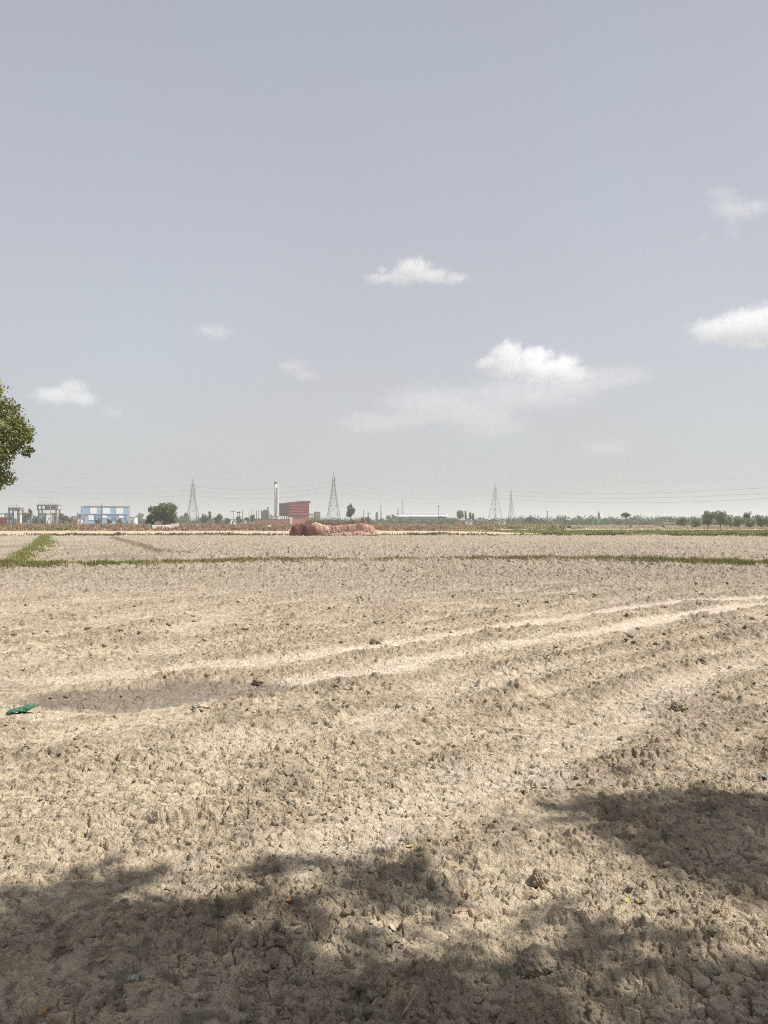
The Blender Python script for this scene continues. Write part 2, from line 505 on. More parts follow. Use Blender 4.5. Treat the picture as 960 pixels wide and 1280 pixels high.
    left_fade = 1 - 0.45 * sstep(0.5, 2.5, -x) * (1 - sstep(12, 14, y))
    pl = np.clip(pale * left_fade * (0.74 + 0.7 * fbm(x * 3, y * 3, 4, 66)), 0, 0.92)
    col = col * k(1 - pl) + C(0.56, 0.485, 0.39) * k(pl)
    col = col * k(1 - 0.9 * damp) + C(0.215, 0.180, 0.142) * k(0.9 * damp)
    col = col * k(1 - 0.8 * bank) + C(0.20, 0.165, 0.09) * k(0.8 * bank)
    bnd = np.clip(bf * 1.2, 0, 1) + bridge * 0.8 * (1 - bank)
    bnd = np.clip(bnd, 0, 1)
    col = col * k(1 - bnd) + C(0.16, 0.125, 0.07) * k(bnd)
    sandy = sstep(gd(669.8), gd(669.3), y)
    col = col * k(1 - sandy) + C(0.45, 0.375, 0.275) * k(sandy)
    scrub = sstep(gd(664.6), gd(663.6), y + 4 * n2)
    pxs = 480 + x / np.maximum(y, 1) * 960
    redd = 1 - sstep(440, 620, pxs)
    sc_c = C(0.32, 0.22, 0.145) * k(redd) + C(0.31, 0.245, 0.155) * k(1 - redd)
    sc_c = sc_c * k(1 + 0.5 * fbm(x * 0.05, y * 0.2, 3, 81))
    col = col * k(1 - scrub) + sc_c * k(scrub)
    # green crop on the right, narrowing to the left
    g_near, g_far = crop_edges(pxs)
    green = sstep(-1.5, 1.5, y - g_near) * (1 - sstep(-3, 3, y - g_far)) * sstep(585, 660, pxs)
    stub = sstep(gd(661.9), gd(661.3), y) * (1 - sstep(300, 330, y)) * sstep(705, 735, pxs + 6 * n2)
    stc = C(0.45, 0.385, 0.275) * k(0.9 + 0.5 * fbm(x * 0.35, y * 0.06, 3, 87))
    col = col * k(1 - stub) + stc * k(stub)
    paleline = sstep(-2.5, 0, y - gd(663.0)) * (1 - sstep(0, 6, y - gd(662.6))) * sstep(690, 720, pxs)
    col = col * k(1 - paleline) + C(0.50, 0.43, 0.29) * k(paleline)
    gv = np.clip(0.5 + 0.8 * fbm(x * 0.12, y * 0.3, 3, 85), 0, 1)
    gc = C(0.140, 0.175, 0.052) * k(1 - gv) + C(0.21, 0.21, 0.082) * k(gv)
    col = col * k(1 - green) + gc * k(green)
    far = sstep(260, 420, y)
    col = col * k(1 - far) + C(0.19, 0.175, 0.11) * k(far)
    behind = y < 0
    rough = np.clip(dens, 0, 1)
    return z, np.clip(col, 0.01, 0.9), rough

def build_ground():
    fine = np.arange(-0.54, 0.54001, 0.00115)
    side = np.arange(0.5433, 0.90, 0.0033)
    coarse = np.concatenate([side, np.linspace(0.90, 2 * np.pi - 0.90, 80), 2 * np.pi - side[::-1]])
    ang = np.concatenate([fine, coarse])          # around the observer, 0 = +y
    radii = [0.25, 0.5, 0.8, 1.1, 1.3, 1.45]
    r = 1.55
    while r < 85:
        radii.append(r); r *= 1.0023 if r < 2.1 else 1.0015 if r < 7 else 1.0021 if r < 30 else 1.0035
    while r < 3850:
        radii.append(r); r *= 1.02
    radii.append(3850.0)
    radii = np.array(radii)
    A, Rr = np.meshgrid(ang, radii)
    X = (np.sin(A) * Rr).ravel(); Y = (np.cos(A) * Rr).ravel()
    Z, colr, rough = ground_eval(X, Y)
    na, nr = len(ang), len(radii)
    idx = np.arange(na * nr).reshape(nr, na)
    nxt = np.roll(idx, -1, axis=1)
    q = np.stack([idx[:-1], idx[1:], nxt[1:], nxt[:-1]], axis=-1).reshape(-1, 4)[:, ::-1]
    V = np.stack([X, Y, Z], 1)
    V = np.vstack([V, [[0, 0, 0]]])
    colr = np.vstack([colr, colr[:1]])
    fan = np.stack([np.full(na, na * nr), nxt[0], idx[0]], 1)
    # soil material
    m, n, b = new_mat("clay_soil")
    a = n.nodes.new('ShaderNodeAttribute'); a.attribute_name = "soil"
    t = n.nodes.new('ShaderNodeTexCoord')
    n1 = n.nodes.new('ShaderNodeTexNoise'); n1.inputs['Scale'].default_value = 14; n1.inputs['Detail'].default_value = 9; n1.inputs['Roughness'].default_value = 0.65
    n2 = n.nodes.new('ShaderNodeTexNoise'); n2.inputs['Scale'].default_value = 95; n2.inputs['Detail'].default_value = 6; n2.inputs['Roughness'].default_value = 0.7
    for q_ in (n1, n2): n.links.new(t.outputs['Object'], q_.inputs['Vector'])
    mr = n.nodes.new('ShaderNodeMapRange'); mr.inputs[1].default_value = 0.3; mr.inputs[2].default_value = 0.7; mr.inputs[3].default_value = 0.72; mr.inputs[4].default_value = 1.32
    n.links.new(n1.outputs['Fac'], mr.inputs[0])
    mul = n.nodes.new('ShaderNodeVectorMath'); mul.operation = 'SCALE'
    n.links.new(a.outputs['Color'], mul.inputs[0]); n.links.new(mr.outputs[0], mul.inputs[3])
    n.links.new(mul.outputs[0], b.inputs['Base Color'])
    b.inputs['Roughness'].default_value = 0.95
    b.inputs['Specular IOR Level'].default_value = 0.12
    vo = n.nodes.new('ShaderNodeTexVoronoi'); vo.feature = 'DISTANCE_TO_EDGE'; vo.inputs['Scale'].default_value = 70
    wn = n.nodes.new('ShaderNodeTexNoise'); wn.inputs['Scale'].default_value = 45; wn.inputs['Detail'].default_value = 3
    wm = n.nodes.new('ShaderNodeVectorMath'); wm.operation = 'MULTIPLY_ADD'; wm.inputs[1].default_value = (.02, .02, .02)
    n.links.new(t.outputs['Object'], wn.inputs['Vector']); n.links.new(wn.outputs['Color'], wm.inputs[0]); n.links.new(t.outputs['Object'], wm.inputs[2]); n.links.new(wm.outputs[0], vo.inputs['Vector'])
    vr = n.nodes.new('ShaderNodeMapRange'); vr.inputs[1].default_value = 0.0; vr.inputs[2].default_value = 0.25; n.links.new(vo.outputs['Distance'], vr.inputs[0])
    b3 = n.nodes.new('ShaderNodeBump'); b3.inputs['Strength'].default_value = 0.7; b3.inputs['Distance'].default_value = 0.005; n.links.new(vr.outputs[0], b3.inputs['Height'])
    b1 = n.nodes.new('ShaderNodeBump'); b1.inputs['Strength'].default_value = 0.9; b1.inputs['Distance'].default_value = 0.016
    b2 = n.nodes.new('ShaderNodeBump'); b2.inputs['Strength'].default_value = 0.9; b2.inputs['Distance'].default_value = 0.005
    n.links.new(n1.outputs['Fac'], b1.inputs['Height']); n.links.new(n2.outputs['Fac'], b2.inputs['Height'])
    n.links.new(b3.outputs[0], b1.inputs['Normal']); n.links.new(b1.outputs[0], b2.inputs['Normal']); n.links.new(b2.outputs[0], b.inputs['Normal'])
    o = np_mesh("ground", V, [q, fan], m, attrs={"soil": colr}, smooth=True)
    tag(o, kind="structure")
    o["label"] = "ploughed dry clay field running to the horizon"
    return m

M_SOIL = build_ground()

def gz(x, y):
    return float(ground_eval(np.array([x]), np.array([y]))[0][0])

def gz_arr(x, y):
    return ground_eval(x, y)[0]

# ------------------------------------------------------------------ haze
hz = MB().box((0, 0, 22.5), (8000, 8000, 47.0)).build("haze", None)
mh = bpy.data.materials.new("thin_haze"); mh.use_nodes = True
mh.node_tree.nodes.clear()
ho = mh.node_tree.nodes.new('ShaderNodeOutputMaterial'); hv = mh.node_tree.nodes.new('ShaderNodeVolumePrincipled')
hv.inputs['Color'].default_value = (0.86, 0.89, 0.92, 1); hv.inputs['Density'].default_value = 0.00052; hv.inputs['Anisotropy'].default_value = 0.2
mh.node_tree.links.new(hv.outputs[0], ho.inputs['Volume'])
hz.data.materials.clear(); hz.data.materials.append(mh)
tag(hz, kind="stuff"); hz["label"] = "thin pale dust haze over the fields"

# ------------------------------------------------------------------ vegetation builders
def leaf_cloud(rng, lobes, n, size, base, spread=0.25, fill=0.45, droop=0.0, yellow=0.12, wvar=0.0, gauss=0.0):
    """n leaf rhombs scattered through ellipsoid lobes [(c, r)], denser to the outside. returns V, quads, tint"""
    c = np.array([l[0] for l in lobes], dtype=float); rr = np.array([l[1] for l in lobes], dtype=float)
    if rr.ndim == 1: rr = np.stack([rr] * 3, 1)
    w = rr.prod(axis=1) ** 0.75
    if wvar: w = w * (1 - wvar + 2 * wvar * rng.rand(len(c)) ** 1.4)
    w /= w.sum()
    k = rng.choice(len(c), n, p=w)
    d = rng.normal(size=(n, 3)); d /= np.linalg.norm(d, axis=1)[:, None]
    rad = (fill + (1 - fill) * rng.rand(n)) ** 0.7 * (0.82 + 0.30 * rng.rand(n))
    P = c[k] + d * rr[k] * rad[:, None]
    if gauss: P = c[k] + rng.normal(size=(n, 3)) * rr[k] * gauss
    nrm = d * 0.5 + rng.normal(size=(n, 3)) * 0.7 + np.array([0, 0, 0.35])
    nrm /= np.linalg.norm(nrm, axis=1)[:, None]
    t = np.cross(nrm, rng.normal(size=(n, 3))); t /= np.linalg.norm(t, axis=1)[:, None]
    bt = np.cross(nrm, t)
    s = size * (0.6 + 0.8 * rng.rand(n))[:, None]
    V = np.stack([P - t * s, P - bt * s * 0.48 + t * s * 0.1, P + t * s, P + bt * s * 0.48 + t * s * 0.1], 1).reshape(-1, 3)
    Q = np.arange(4 * n).reshape(n, 4)
    base = np.array(base)
    lob_t = 1 + spread * (rng.rand(len(c)) - 0.5) * 1.6
    v = (lob_t[k] * (1 + spread * (rng.rand(n) - 0.5) * 2))[:, None]
    tint = base[None, :] * v
    yl = rng.rand(n) < yellow
    tint[yl] = tint[yl] * np.array([1.7, 1.25, 0.9])
    return V, Q, np.repeat(tint, 4, axis=0)

def tree(name, px, d, top, base_py=None, width=20, crown_lo=0.25, n=700, leaf=None, base=(0.07, 0.10, 0.035), seed=1,
         label="", group=None, flat=1.0, lobes_n=9, trunk_r=None, limb_n=5, cat="tree", trunk_lean=0.0, fill=0.4, shape='round', yellow=.12):
    rng = np.random.RandomState(seed)
    x = px_x(px, d); H = px_z(top, d); wid = width / F_PX * d
    root = empty(name, (x, d, 0.0))
    tag(root, label, cat, group)
    lo = H * crown_lo; cz = (H + lo) / 2; hr = (H - lo) / 2; wr = wid / 2
    lobes = []
    for i in range(lobes_n):
        a = rng.rand() * 6.283; q = rng.rand() ** 0.5 * 0.62
        zz = rng.uniform(-0.62, 0.62)
        wsc = math.sqrt(max(0.05, 1 - zz * zz))
        if shape == 'cone': wsc *= (1.0 - 0.55 * (zz + 0.62))
        if shape == 'fan': wsc *= (0.45 + 0.65 * (zz + 0.62))
        rl = rng.uniform(0.30, 0.48)
        lobes.append(((math.cos(a) * q * wr * wsc, math.sin(a) * q * wr * wsc, cz + zz * hr), (wr * rl, wr * rl, max(hr * rl, 0.15))))
    lf = leaf if leaf else 1.1 / F_PX * d
    V, Q, T = leaf_cloud(rng, lobes, n, lf, base, fill=fill, yellow=yellow)
    np_mesh("crown", V, [Q], M_LEAF, root, {"tint": T})
    tb = MB(); tr = trunk_r or max(0.12, 0.035 * H)
    top_c = (trunk_lean * wr, 0, cz)
    tb.path([(0, 0, -0.15), (trunk_lean * wr * .2, 0, lo * 0.5), (trunk_lean * wr * .7, 0, lo), top_c], [tr * 1.25, tr, tr * 0.85, tr * 0.35], 7)
    for (c, r_) in lobes[:limb_n]:
        p0 = (trunk_lean * wr * .6, 0, lo * 0.85)
        mid = ((p0[0] + c[0]) * .5, (p0[1] + c[1]) * .5, (p0[2] + c[2]) * .5 + 0.1 * hr)
        tb.path([p0, mid, c], [tr * 0.55, tr * 0.4, tr * 0.15], 5)
    tb.build("trunk", M_BARK, root, True)
    return root

# ------------------------------------------------------------------ grass on the banks
def blades(rng, P, h, w, tints, lean=0.5):
    n = len(P)
    a = rng.rand(n) * 6.283
    dx, dy = np.cos(a), np.sin(a)
    ln = lean * rng.rand(n) * h
    b = rng.rand(n) * 6.283
    base1 = P + np.stack([dx * w, dy * w, -0.02 + 0 * h], 1)
    base2 = P - np.stack([dx * w, dy * w, 0.02 + 0 * h], 1)
    mid = P + np.stack([np.cos(b) * ln * 0.4, np.sin(b) * ln * 0.4, h * 0.6], 1)
    mo = np.stack([dx * w * 0.7, dy * w * 0.7, 0 * h], 1)
    tip = P + np.stack([np.cos(b) * ln, np.sin(b) * ln, h], 1)
    V = np.stack([base1, base2, mid - mo, mid + mo, tip], 1).reshape(-1, 3)
    i = np.arange(n) * 5
    Q = np.stack([i, i + 1, i + 2, i + 3], 1)
    T3 = np.stack([i + 3, i + 2, i + 4], 1)
    return V, Q, T3, np.repeat(tints, 5, axis=0)

def along(rng, pts, n, width):
    pts = np.array(pts); seg = np.diff(pts, axis=0); L = np.hypot(seg[:, 0], seg[:, 1])
    k = rng.choice(len(L), n, p=L / L.sum()); t = rng.rand(n)
    p = pts[k] + seg[k] * t[:, None]
    nx, ny = -seg[k, 1] / L[k], seg[k, 0] / L[k]
    off = rng.normal(size=n) * width
    return p[:, 0] + nx * off, p[:, 1] + ny * off

def bank_grass():
    rng = np.random.RandomState(5)
    x, y = along(rng, BUND, 60000, 0.22)
    px = 480 + x / y * 960
    y = y + rng.normal(size=len(y)) * 0.32 * sstep(640, 820, px)
    px = 480 + x / y * 960
    # patchy cover: thick green at the left end, thin and dry in the middle, olive at the right
    dens = np.interp(px, [0, 120, 260, 420, 600, 700, 830, 960], [1.0, 1.0, 0.75, 0.42, 0.5, 0.75, 1.0, 0.9])
    keep = rng.rand(len(x)) < dens * np.clip(0.65 + 1.2 * fbm(x * 0.8, y * 0.8, 3, 91), 0.05, 1)
    x, y, px = x[keep], y[keep], px[keep]
    z = gz_arr(x, y)
    n = len(x)
    h = (0.04 + 0.10 * rng.rand(n)) * np.interp(px, [0, 200, 400, 650, 830], [1.25, 1.1, 0.7, 0.85, 1.3])
    gr = np.clip(np.interp(px, [0, 150, 300, 450, 650, 830, 960], [0.85, 0.75, 0.5, 0.3, 0.35, 0.6, 0.6]) + 0.5 * fbm(x * 0.5, y * 0.5, 2, 93) + rng.normal(size=n) * 0.2, 0, 1)[:, None]
    t = np.array([[0.225, 0.235, 0.080]]) * gr + np.array([[0.36, 0.285, 0.155]]) * (1 - gr)
    t = t * (0.7 + 0.6 * rng.rand(n))[:, None]
    V, Q, T3, T = blades(rng, np.stack([x, y, z], 1), h, 0.008 + 0.006 * rng.rand(n), t)
    o = np_mesh("bank_grass", V, [Q, T3], M_GRASS, attrs={"tint": T})
    tag(o, "short olive and dry grass along the low bank across the field", "grass", kind="stuff")
    # left spur of thicker grass
    x, y = along(rng, BUND_L, 20000, 0.25)
    x2, y2 = along(rng, [gp(-60, 716), gp(0, 711), gp(30, 707)], 5500, 0.26)
    x3, y3 = along(rng, [gp(44, 692), gp(60, 683), gp(58, 676)], 4500, 0.40)
    x4, y4 = along(rng, [gp(16, 708), gp(36, 697)], 2500, 0.22)
    x = np.concatenate([x + 0.25 * fbm(x, y, 2, 44), x2, x3, x4]); y = np.concatenate([y, y2, y3, y4])
    keep = rng.rand(len(x)) < np.clip(0.32 + 2.0 * fbm(x * 0.8, y * 0.45, 3, 95), 0.02, 1)
    x, y = x[keep], y[keep]; n = len(x)
    z = gz_arr(x, y); h = 0.05 + 0.11 * rng.rand(n)
    gr = np.clip(0.72 + 0.8 * fbm(x * 0.7, y * 0.7, 2, 97) + rng.normal(size=n) * 0.15, 0, 1)[:, None]
    t = (np.array([[0.235, 0.285, 0.082]]) * gr + np.array([[0.35, 0.28, 0.14]]) * (1 - gr)) * (0.7 + 0.6 * rng.rand(n))[:, None]
    V, Q, T3, T = blades(rng, np.stack([x, y, z], 1), h, 0.010 + 0.008 * rng.rand(n), t)
    o = np_mesh("spur_grass", V, [Q, T3], M_GRASS, attrs={"tint": T})
    tag(o, "thick green grass on the bank spur at the left", "grass", kind="stuff")
    # far bank, a thin line
    x, y = along(rng, FARB, 26000, 0.35)
    px = 480 + x / y * 960
    keep = (np.abs(px - 480) < 620) & (rng.rand(len(x)) < np.clip(0.45 + 1.4 * fbm(x * 0.25, y * 0.25, 3, 99), 0.02, 1))
    x, y = x[keep], y[keep]; n = len(x)
    z = gz_arr(x, y); h = 0.05 + 0.20 * rng.rand(n)
    gr = rng.rand(n)[:, None]
    t = (np.array([[0.14, 0.125, 0.055]]) * gr + np.array([[0.22, 0.165, 0.09]]) * (1 - gr))
    V, Q, T3, T = blades(rng, np.stack([x, y, z], 1), h, 0.02 + 0.02 * rng.rand(n), t)
    o = np_mesh("far_bank_grass", V, [Q, T3], M_GRASS, attrs={"tint": T})
    tag(o, "thin dark line of dry grass on the far bank", "grass", kind="stuff")
    # a few tufts on the ridge of the left plot
    x, y = along(rng, RIDGE, 700, 0.22); n = len(x)
    z = gz_arr(x, y); h = 0.04 + 0.08 * rng.rand(n)
    t = np.array([[0.24, 0.22, 0.10]]) * (0.7 + 0.6 * rng.rand(n))[:, None]
    V, Q, T3, T = blades(rng, np.stack([x, y, z], 1), h, 0.015 + 0 * h, t)
    o = np_mesh("ridge_grass", V, [Q, T3], M_GRASS, attrs={"tint": T})
    tag(o, "sparse tufts along the small ridge in the left plot", "grass", kind="stuff")
    # green crop on the right
    n = 60000
    y = 72 + 74 * rng.rand(n); px = 560 + 600 * rng.rand(n); x = px_x(px, y)
    g_near, g_far = crop_edges(px)
    keep = (y > g_near) & (y < g_far) & (rng.rand(n) < np.clip(0.6 + fbm(x * 0.1, y * 0.3, 3, 88), 0.1, 1))
    x, y = x[keep], y[keep]; n = len(x)
    h = 0.05 + 0.10 * rng.rand(n); gr = np.clip(0.5 + 0.9 * fbm(x * 0.1, y * 0.3, 3, 85) + rng.normal(size=n) * .15, 0, 1)[:, None]
    t = (np.array([[0.145, 0.190, 0.055]]) * (1 - gr) + np.array([[0.24, 0.235, 0.095]]) * gr) * (0.75 + 0.5 * rng.rand(n))[:, None]
    V, Q, T3, T = blades(rng, np.stack([x, y, gz_arr(x, y)], 1), h, 0.03 + 0.03 * rng.rand(n), t)
    o = np_mesh("green_crop", V, [Q, T3], M_GRASS, attrs={"tint": T})
    tag(o, "strip of low green crop at the right before the far trees", "crop", kind="stuff")

bank_grass()

def scrub_belt():
    rng = np.random.RandomState(11)
    n = 9000
    y = 128 + 170 * rng.rand(n) ** 1.3; px = -60 + 1080 * rng.rand(n); x = px_x(px, y)
    band = 0.5 + 0.9 * fbm(x * 0.03, y * 0.10, 3, 103)
    prob = np.clip(band, 0.04, 1)
    g_far = crop_edges(px)[1] + 3
    keep = (rng.rand(n) < prob) & (y > np.where(px > 585, g_far, 0)) & ~((px > 186) & (px < 226) & (y < 181) & (y > 165))
    keep &= ~((px > 710) & (rng.rand(n) < 0.85))
    x, y, px = x[keep], y[keep], px[keep]
    n = len(x); nb = 16
    H = (0.30 + 1.15 * rng.rand(n) ** 1.8) * np.interp(px, [0, 400, 500, 700, 740, 800], [1.0, 1.0, 1.0, 0.9, 0.45, 0.4]) * np.interp(y, [128, 170, 300], [0.45, 0.9, 1.35])
    gx = np.repeat(x, nb) + rng.normal(size=n * nb) * 0.35; gy = np.repeat(y, nb) + rng.normal(size=n * nb) * 0.35
    h = np.repeat(H, nb) * (0.4 + 0.6 * rng.rand(n * nb))
    redd = np.clip(1 - sst(440, 640, px), 0, 1); gsel = fbm(x * 0.04, y * 0.1, 2, 107) + 0.35 * sst(560, 640, px) + 0.25 * (px < 90) - 0.05 + rng.normal(size=n) * 0.15
    g = sst(0.1, 0.35, gsel)[:, None]
    dry = np.array([[0.31, 0.20, 0.135]]) * redd[:, None] + np.array([[0.36, 0.275, 0.155]]) * (1 - redd[:, None])
    t = dry * (1 - g) + np.array([[0.20, 0.20, 0.085]]) * g
    t = t * (0.65 + 0.7 * rng.rand(n))[:, None]
    t = np.repeat(t, nb, axis=0)
    V, Q, T3, T = blades(rng, np.stack([gx, gy, 0 * gx], 1), h, 0.045 + 0.05 * rng.rand(n * nb), t, 0.8)
    o = np_mesh("dry_scrub", V, [Q, T3], M_DRY, attrs={"tint": T})
    tag(o, "belt of dry reddish brown scrub and weeds before the buildings", "scrub", kind="stuff")

def stubble():
    rng = np.random.RandomState(12)
    n = 26000
    y = 150 + 150 * rng.rand(n); px = 715 + 300 * rng.rand(n); x = px_x(px, y)
    keep = rng.rand(n) < np.clip(.5 + 1.2 * fbm(x * .3, y * .05, 2, 13), .05, 1)
    x, y = x[keep], y[keep]; n = len(x)
    t = np.array([[0.47, 0.40, 0.29]]) * (0.7 + 0.55 * rng.rand(n))[:, None]
    V, Q, T3, T = blades(rng, np.stack([x, y, 0 * x], 1), 0.15 + .35 * rng.rand(n), 0.05 + .05 * rng.rand(n), t, .4)
    o = np_mesh("straw_stubble", V, [Q, T3], M_DRY, attrs={"tint": T}); tag(o, "pale straw stubble strip behind the green crop at right", "stubble", kind="stuff")
stubble()

def sst(a, b, x): return sstep(a, b, np.asarray(x, dtype=float))
scrub_belt()

# ------------------------------------------------------------------ brick ruin
def mat_brick():
    m, n, b = new_mat("old_red_brick")
    t = n.nodes.new('ShaderNodeTexCoord')
    br = n.nodes.new('ShaderNodeTexBrick')
    mp = n.nodes.new('ShaderNodeMapping'); mp.inputs['Rotation'].default_value = (R(90), 0, 0)
    n.links.new(t.outputs['Object'], mp.inputs['Vector']); n.links.new(mp.outputs[0], br.inputs['Vector'])
    br.inputs['Color1'].default_value = (0.40, 0.175, 0.125, 1); br.inputs['Color2'].default_value = (0.27, 0.105, 0.078, 1)
    br.inputs['Mortar'].default_value = (0.42, 0.31, 0.24, 1)
    br.inputs['Scale'].default_value = 1.0; br.inputs['Brick Width'].default_value = 0.24; br.inputs['Row Height'].default_value = 0.085; br.inputs['Mortar Size'].default_value = 0.012
    no = n.nodes.new('ShaderNodeTexNoise'); no.inputs['Scale'].default_value = 4.5; no.inputs['Detail'].default_value = 8; no.inputs['Roughness'].default_value = .7
    n.links.new(t.outputs['Object'], no.inputs['Vector'])
    mx = n.nodes.new('ShaderNodeMix'); mx.data_type = 'RGBA'
    cr = n.nodes.new('ShaderNodeValToRGB'); cr.color_ramp.elements[0].position = 0.42; cr.color_ramp.elements[1].position = 0.62
    n.links.new(no.outputs['Fac'], cr.inputs[0]); n.links.new(cr.outputs[0], mx.inputs[0])
    n.links.new(br.outputs['Color'], mx.inputs[6]); mx.inputs[7].default_value = (0.42, 0.29, 0.21, 1)
    n.links.new(mx.outputs[2], b.inputs['Base Color']); b.inputs['Roughness'].default_value = 0.9
    return m
M_BRICK = mat_brick()
M_BRICKDUST = mat_flat("crumbled_brick", (0.49, 0.345, 0.245), 0.95, 0.25, 1.6, bump=0.05)
M_BRICK_SHADED = mat_flat("shaded_end_brick", (0.125, 0.052, 0.043), 0.95, 0.35, 2.0, bump=0.05)  # brick darkened to carry the shade on the ruin's left end

def ruin():
    d0 = 79.5
    root = empty("brick_ruin", (px_x(415, d0), d0, 0.0))
    tag(root, "low crumbling red brick ruin standing alone in the field", "ruin")
    s = d0 / F_PX
    def lx(px): return (px - 415) * s
    rng = np.random.RandomState(3)
    # a rubble-covered wall: sampled outline (px, top py) with front foot and back foot
    def mound(name, pts, ybase, depth_f, depth_b, mat, y0=0.0, skew=0.0, jag=0.05, rough=0.06):
        nx = 150
        pxs = np.linspace(pts[0][0], pts[-1][0], nx)
        tops = np.interp(pxs, [p[0] for p in pts], [p[1] for p in pts])
        pu = np.array([-1.0, -0.82, -0.6, -0.34, 0.0, 0.3, 0.7, 1.0]); ph = np.array([0.0, 0.55, 0.88, 0.98, 1.0, 0.97, 0.6, 0.0])
        us = np.linspace(-1, 1, 19); hs = np.interp(us, pu, ph)
        sd = float(abs(pts[0][0] * 0.37 + y0 * 5))
        U, I = np.meshgrid(us, np.arange(nx)); Hs = np.meshgrid(hs, np.arange(nx))[0]
        X = np.array([lx(p) for p in pxs])[:, None] + 0 * U
        H = ((ybase - tops) * s)[:, None]
        edge = np.minimum(1.0, np.minimum(np.arange(nx), nx - 1 - np.arange(nx)) / 5.0)[:, None]
        n_c = fbm(X * 1.1 + sd, U * 1.3 + 0 * X, 4, 11); n_f = fbm(X * 3.7 + sd, U * 3.1, 4, 12); n_y = fbm(X * 1.5 + sd, U * 1.2, 4, 13)
        H = H + jag * 2.2 * fbm(X * 2.2 + sd, 0 * X, 4, 14)
        blk = np.floor(X / 0.8 + 0.35 * U); H = H + 0.16 * (h2(blk.astype(np.int32), (blk * 0).astype(np.int32), 5) - .5) * edge
        Z = H * Hs * (0.35 + 0.65 * edge) + (rough * 2.0 * n_c + rough * 1.3 * n_f) * (Hs > 0.01) * (Hs < .995)
        Y = U * np.where(U < 0, depth_f, depth_b) * (0.4 + 0.6 * edge) + rough * 3.0 * n_y
        Z = np.where(Hs < 0.01, -0.12, np.maximum(Z, -0.1))
        V = np.stack([X + skew * U, y0 + Y, Z], -1).reshape(-1, 3)
        k = len(us)
        Q = []
        for i in range(nx - 1):
            for j in range(k - 1):
                a = i * k + j
                Q.append((a, a + k, a + k + 1, a + 1))
        caps = [tuple(range(k)), tuple((nx - 1) * k + j for j in range(k - 1, -1, -1))]
        mb = MB(); mb.add([tuple(map(float, v)) for v in V], Q + caps)
        return mb.build(name, mat, root)
    # left end: mass facing left, its shade painted into the brick colour
    mound("collapsed_end", [(361.5, 668), (365, 660), (369, 655.5), (376, 656), (384, 657), (391, 655.5), (397, 661), (407, 668)], 671, 0.9, 0.8, M_BRICK_SHADED, y0=-0.3, jag=0.03, rough=0.055)
    # long sunlit wall sinking in the middle
    mound("wall", [(390, 656), (393, 654), (398, 654.5), (406, 656.5), (420, 657), (434, 656.5), (446, 655), (452, 652.5), (458, 653.5), (464, 656.5), (468, 660), (470.5, 667)], 670.5, 0.55, 0.5, M_BRICK, y0=0.35, jag=0.02, rough=0.055)
    mound("earth_cap", [(384, 659), (390, 654.6), (394, 653.2), (400, 654.2), (406, 657), (412, 661.5)], 671, 0.5, 0.7, M_BRICKDUST, y0=0.1, jag=0.03, rough=0.03)
    mound("rubble", [(404, 670), (412, 668.5), (425, 667), (440, 666), (455, 664.5), (466, 665.5), (473, 669)], 671, 0.7, 0.5, M_BRICK, y0=-0.55, jag=0.02, rough=0.09)
    # broken pier of bricks rising at the right
    mb = MB()
    for i in range(14):
        w = 0.62 - i * 0.025 + rng.uniform(-.06, .06)
        mb.box((lx(454) + rng.uniform(-.05, .05), 0.35 + rng.uniform(-.03, .03), 0.45 + i * 0.108), (w * 1.15, 0.55, 0.104), rng.uniform(-.1, .1))
    mb.build("brick_pier", M_REDBRICK if False else M_BRICK, root)
    # loose bricks and broken chunks over the wall
    mb = MB()
    for i in range(420):
        p = rng.uniform(404, 472); yy = rng.uniform(-1.3, 0.1)
        hh = (0.04 + 0.75 * max(0, yy + 1.1) / 1.2) * (1.0 if p < 462 else 0.5)
        q = MB().box((0, 0, 0), (rng.uniform(.12, .36), rng.uniform(.08, .22), rng.uniform(.06, .16)))
        Mx = Matrix.Rotation(rng.uniform(0, 3), 4, 'Z') @ Matrix.Rotation(rng.uniform(-.6, .6), 4, 'X')
        mb.add([Mx @ Vector(v) + Vector((lx(p), yy, hh)) for v in q.v], q.f)
    lb = mb.build("loose_bricks", M_BRICK, root)
    lb["kind"] = "stuff"
    # grass at its foot and dry reeds behind
    rg = np.random.RandomState(4)
    n = 5000
    x = px_x(rg.uniform(362, 472, n), d0 - 1.5) ; y = d0 - 1.2 + rg.normal(size=n) * 0.35
    keep = rg.rand(n) < np.clip(0.5 + 1.5 * fbm(x * .9, y * .9, 2, 19), 0, 1)
    x, y = x[keep], y[keep]; n = len(x)
    t = np.where(rg.rand(n)[:, None] < .55, np.array([[0.17, 0.165, 0.06]]), np.array([[0.30, 0.23, 0.13]])) * (0.7 + 0.6 * rg.rand(n))[:, None]
    V, Q, T3, T = blades(rg, np.stack([x, y, 0 * x], 1), 0.08 + 0.22 * rg.rand(n), 0.012 + 0.01 * rg.rand(n), t)
    o = np_mesh("ruin_grass", V, [Q, T3], M_GRASS, attrs={"tint": T}); tag(o, "green and straw grass at the foot of the brick ruin", "grass", kind="stuff")
    n = 5200
    pxs = rg.uniform(378, 460, n); y = d0 + 2.6 + rg.rand(n) * 4.5; x = px_x(pxs, y)
    hh = np.interp(pxs, [376, 386, 400, 430, 450, 462], [1.2, 2.35, 2.1, 2.0, 2.35, 1.6]) * (0.55 + 0.5 * rg.rand(n)) * (0.85 + 0.4 * fbm(x * 1.2, y * .6, 2, 29))
    t = np.where(rg.rand(n)[:, None] < .25, np.array([[0.19, 0.185, 0.08]]), np.array([[0.30, 0.225, 0.15]])) * (0.6 + 0.7 * rg.rand(n))[:, None]
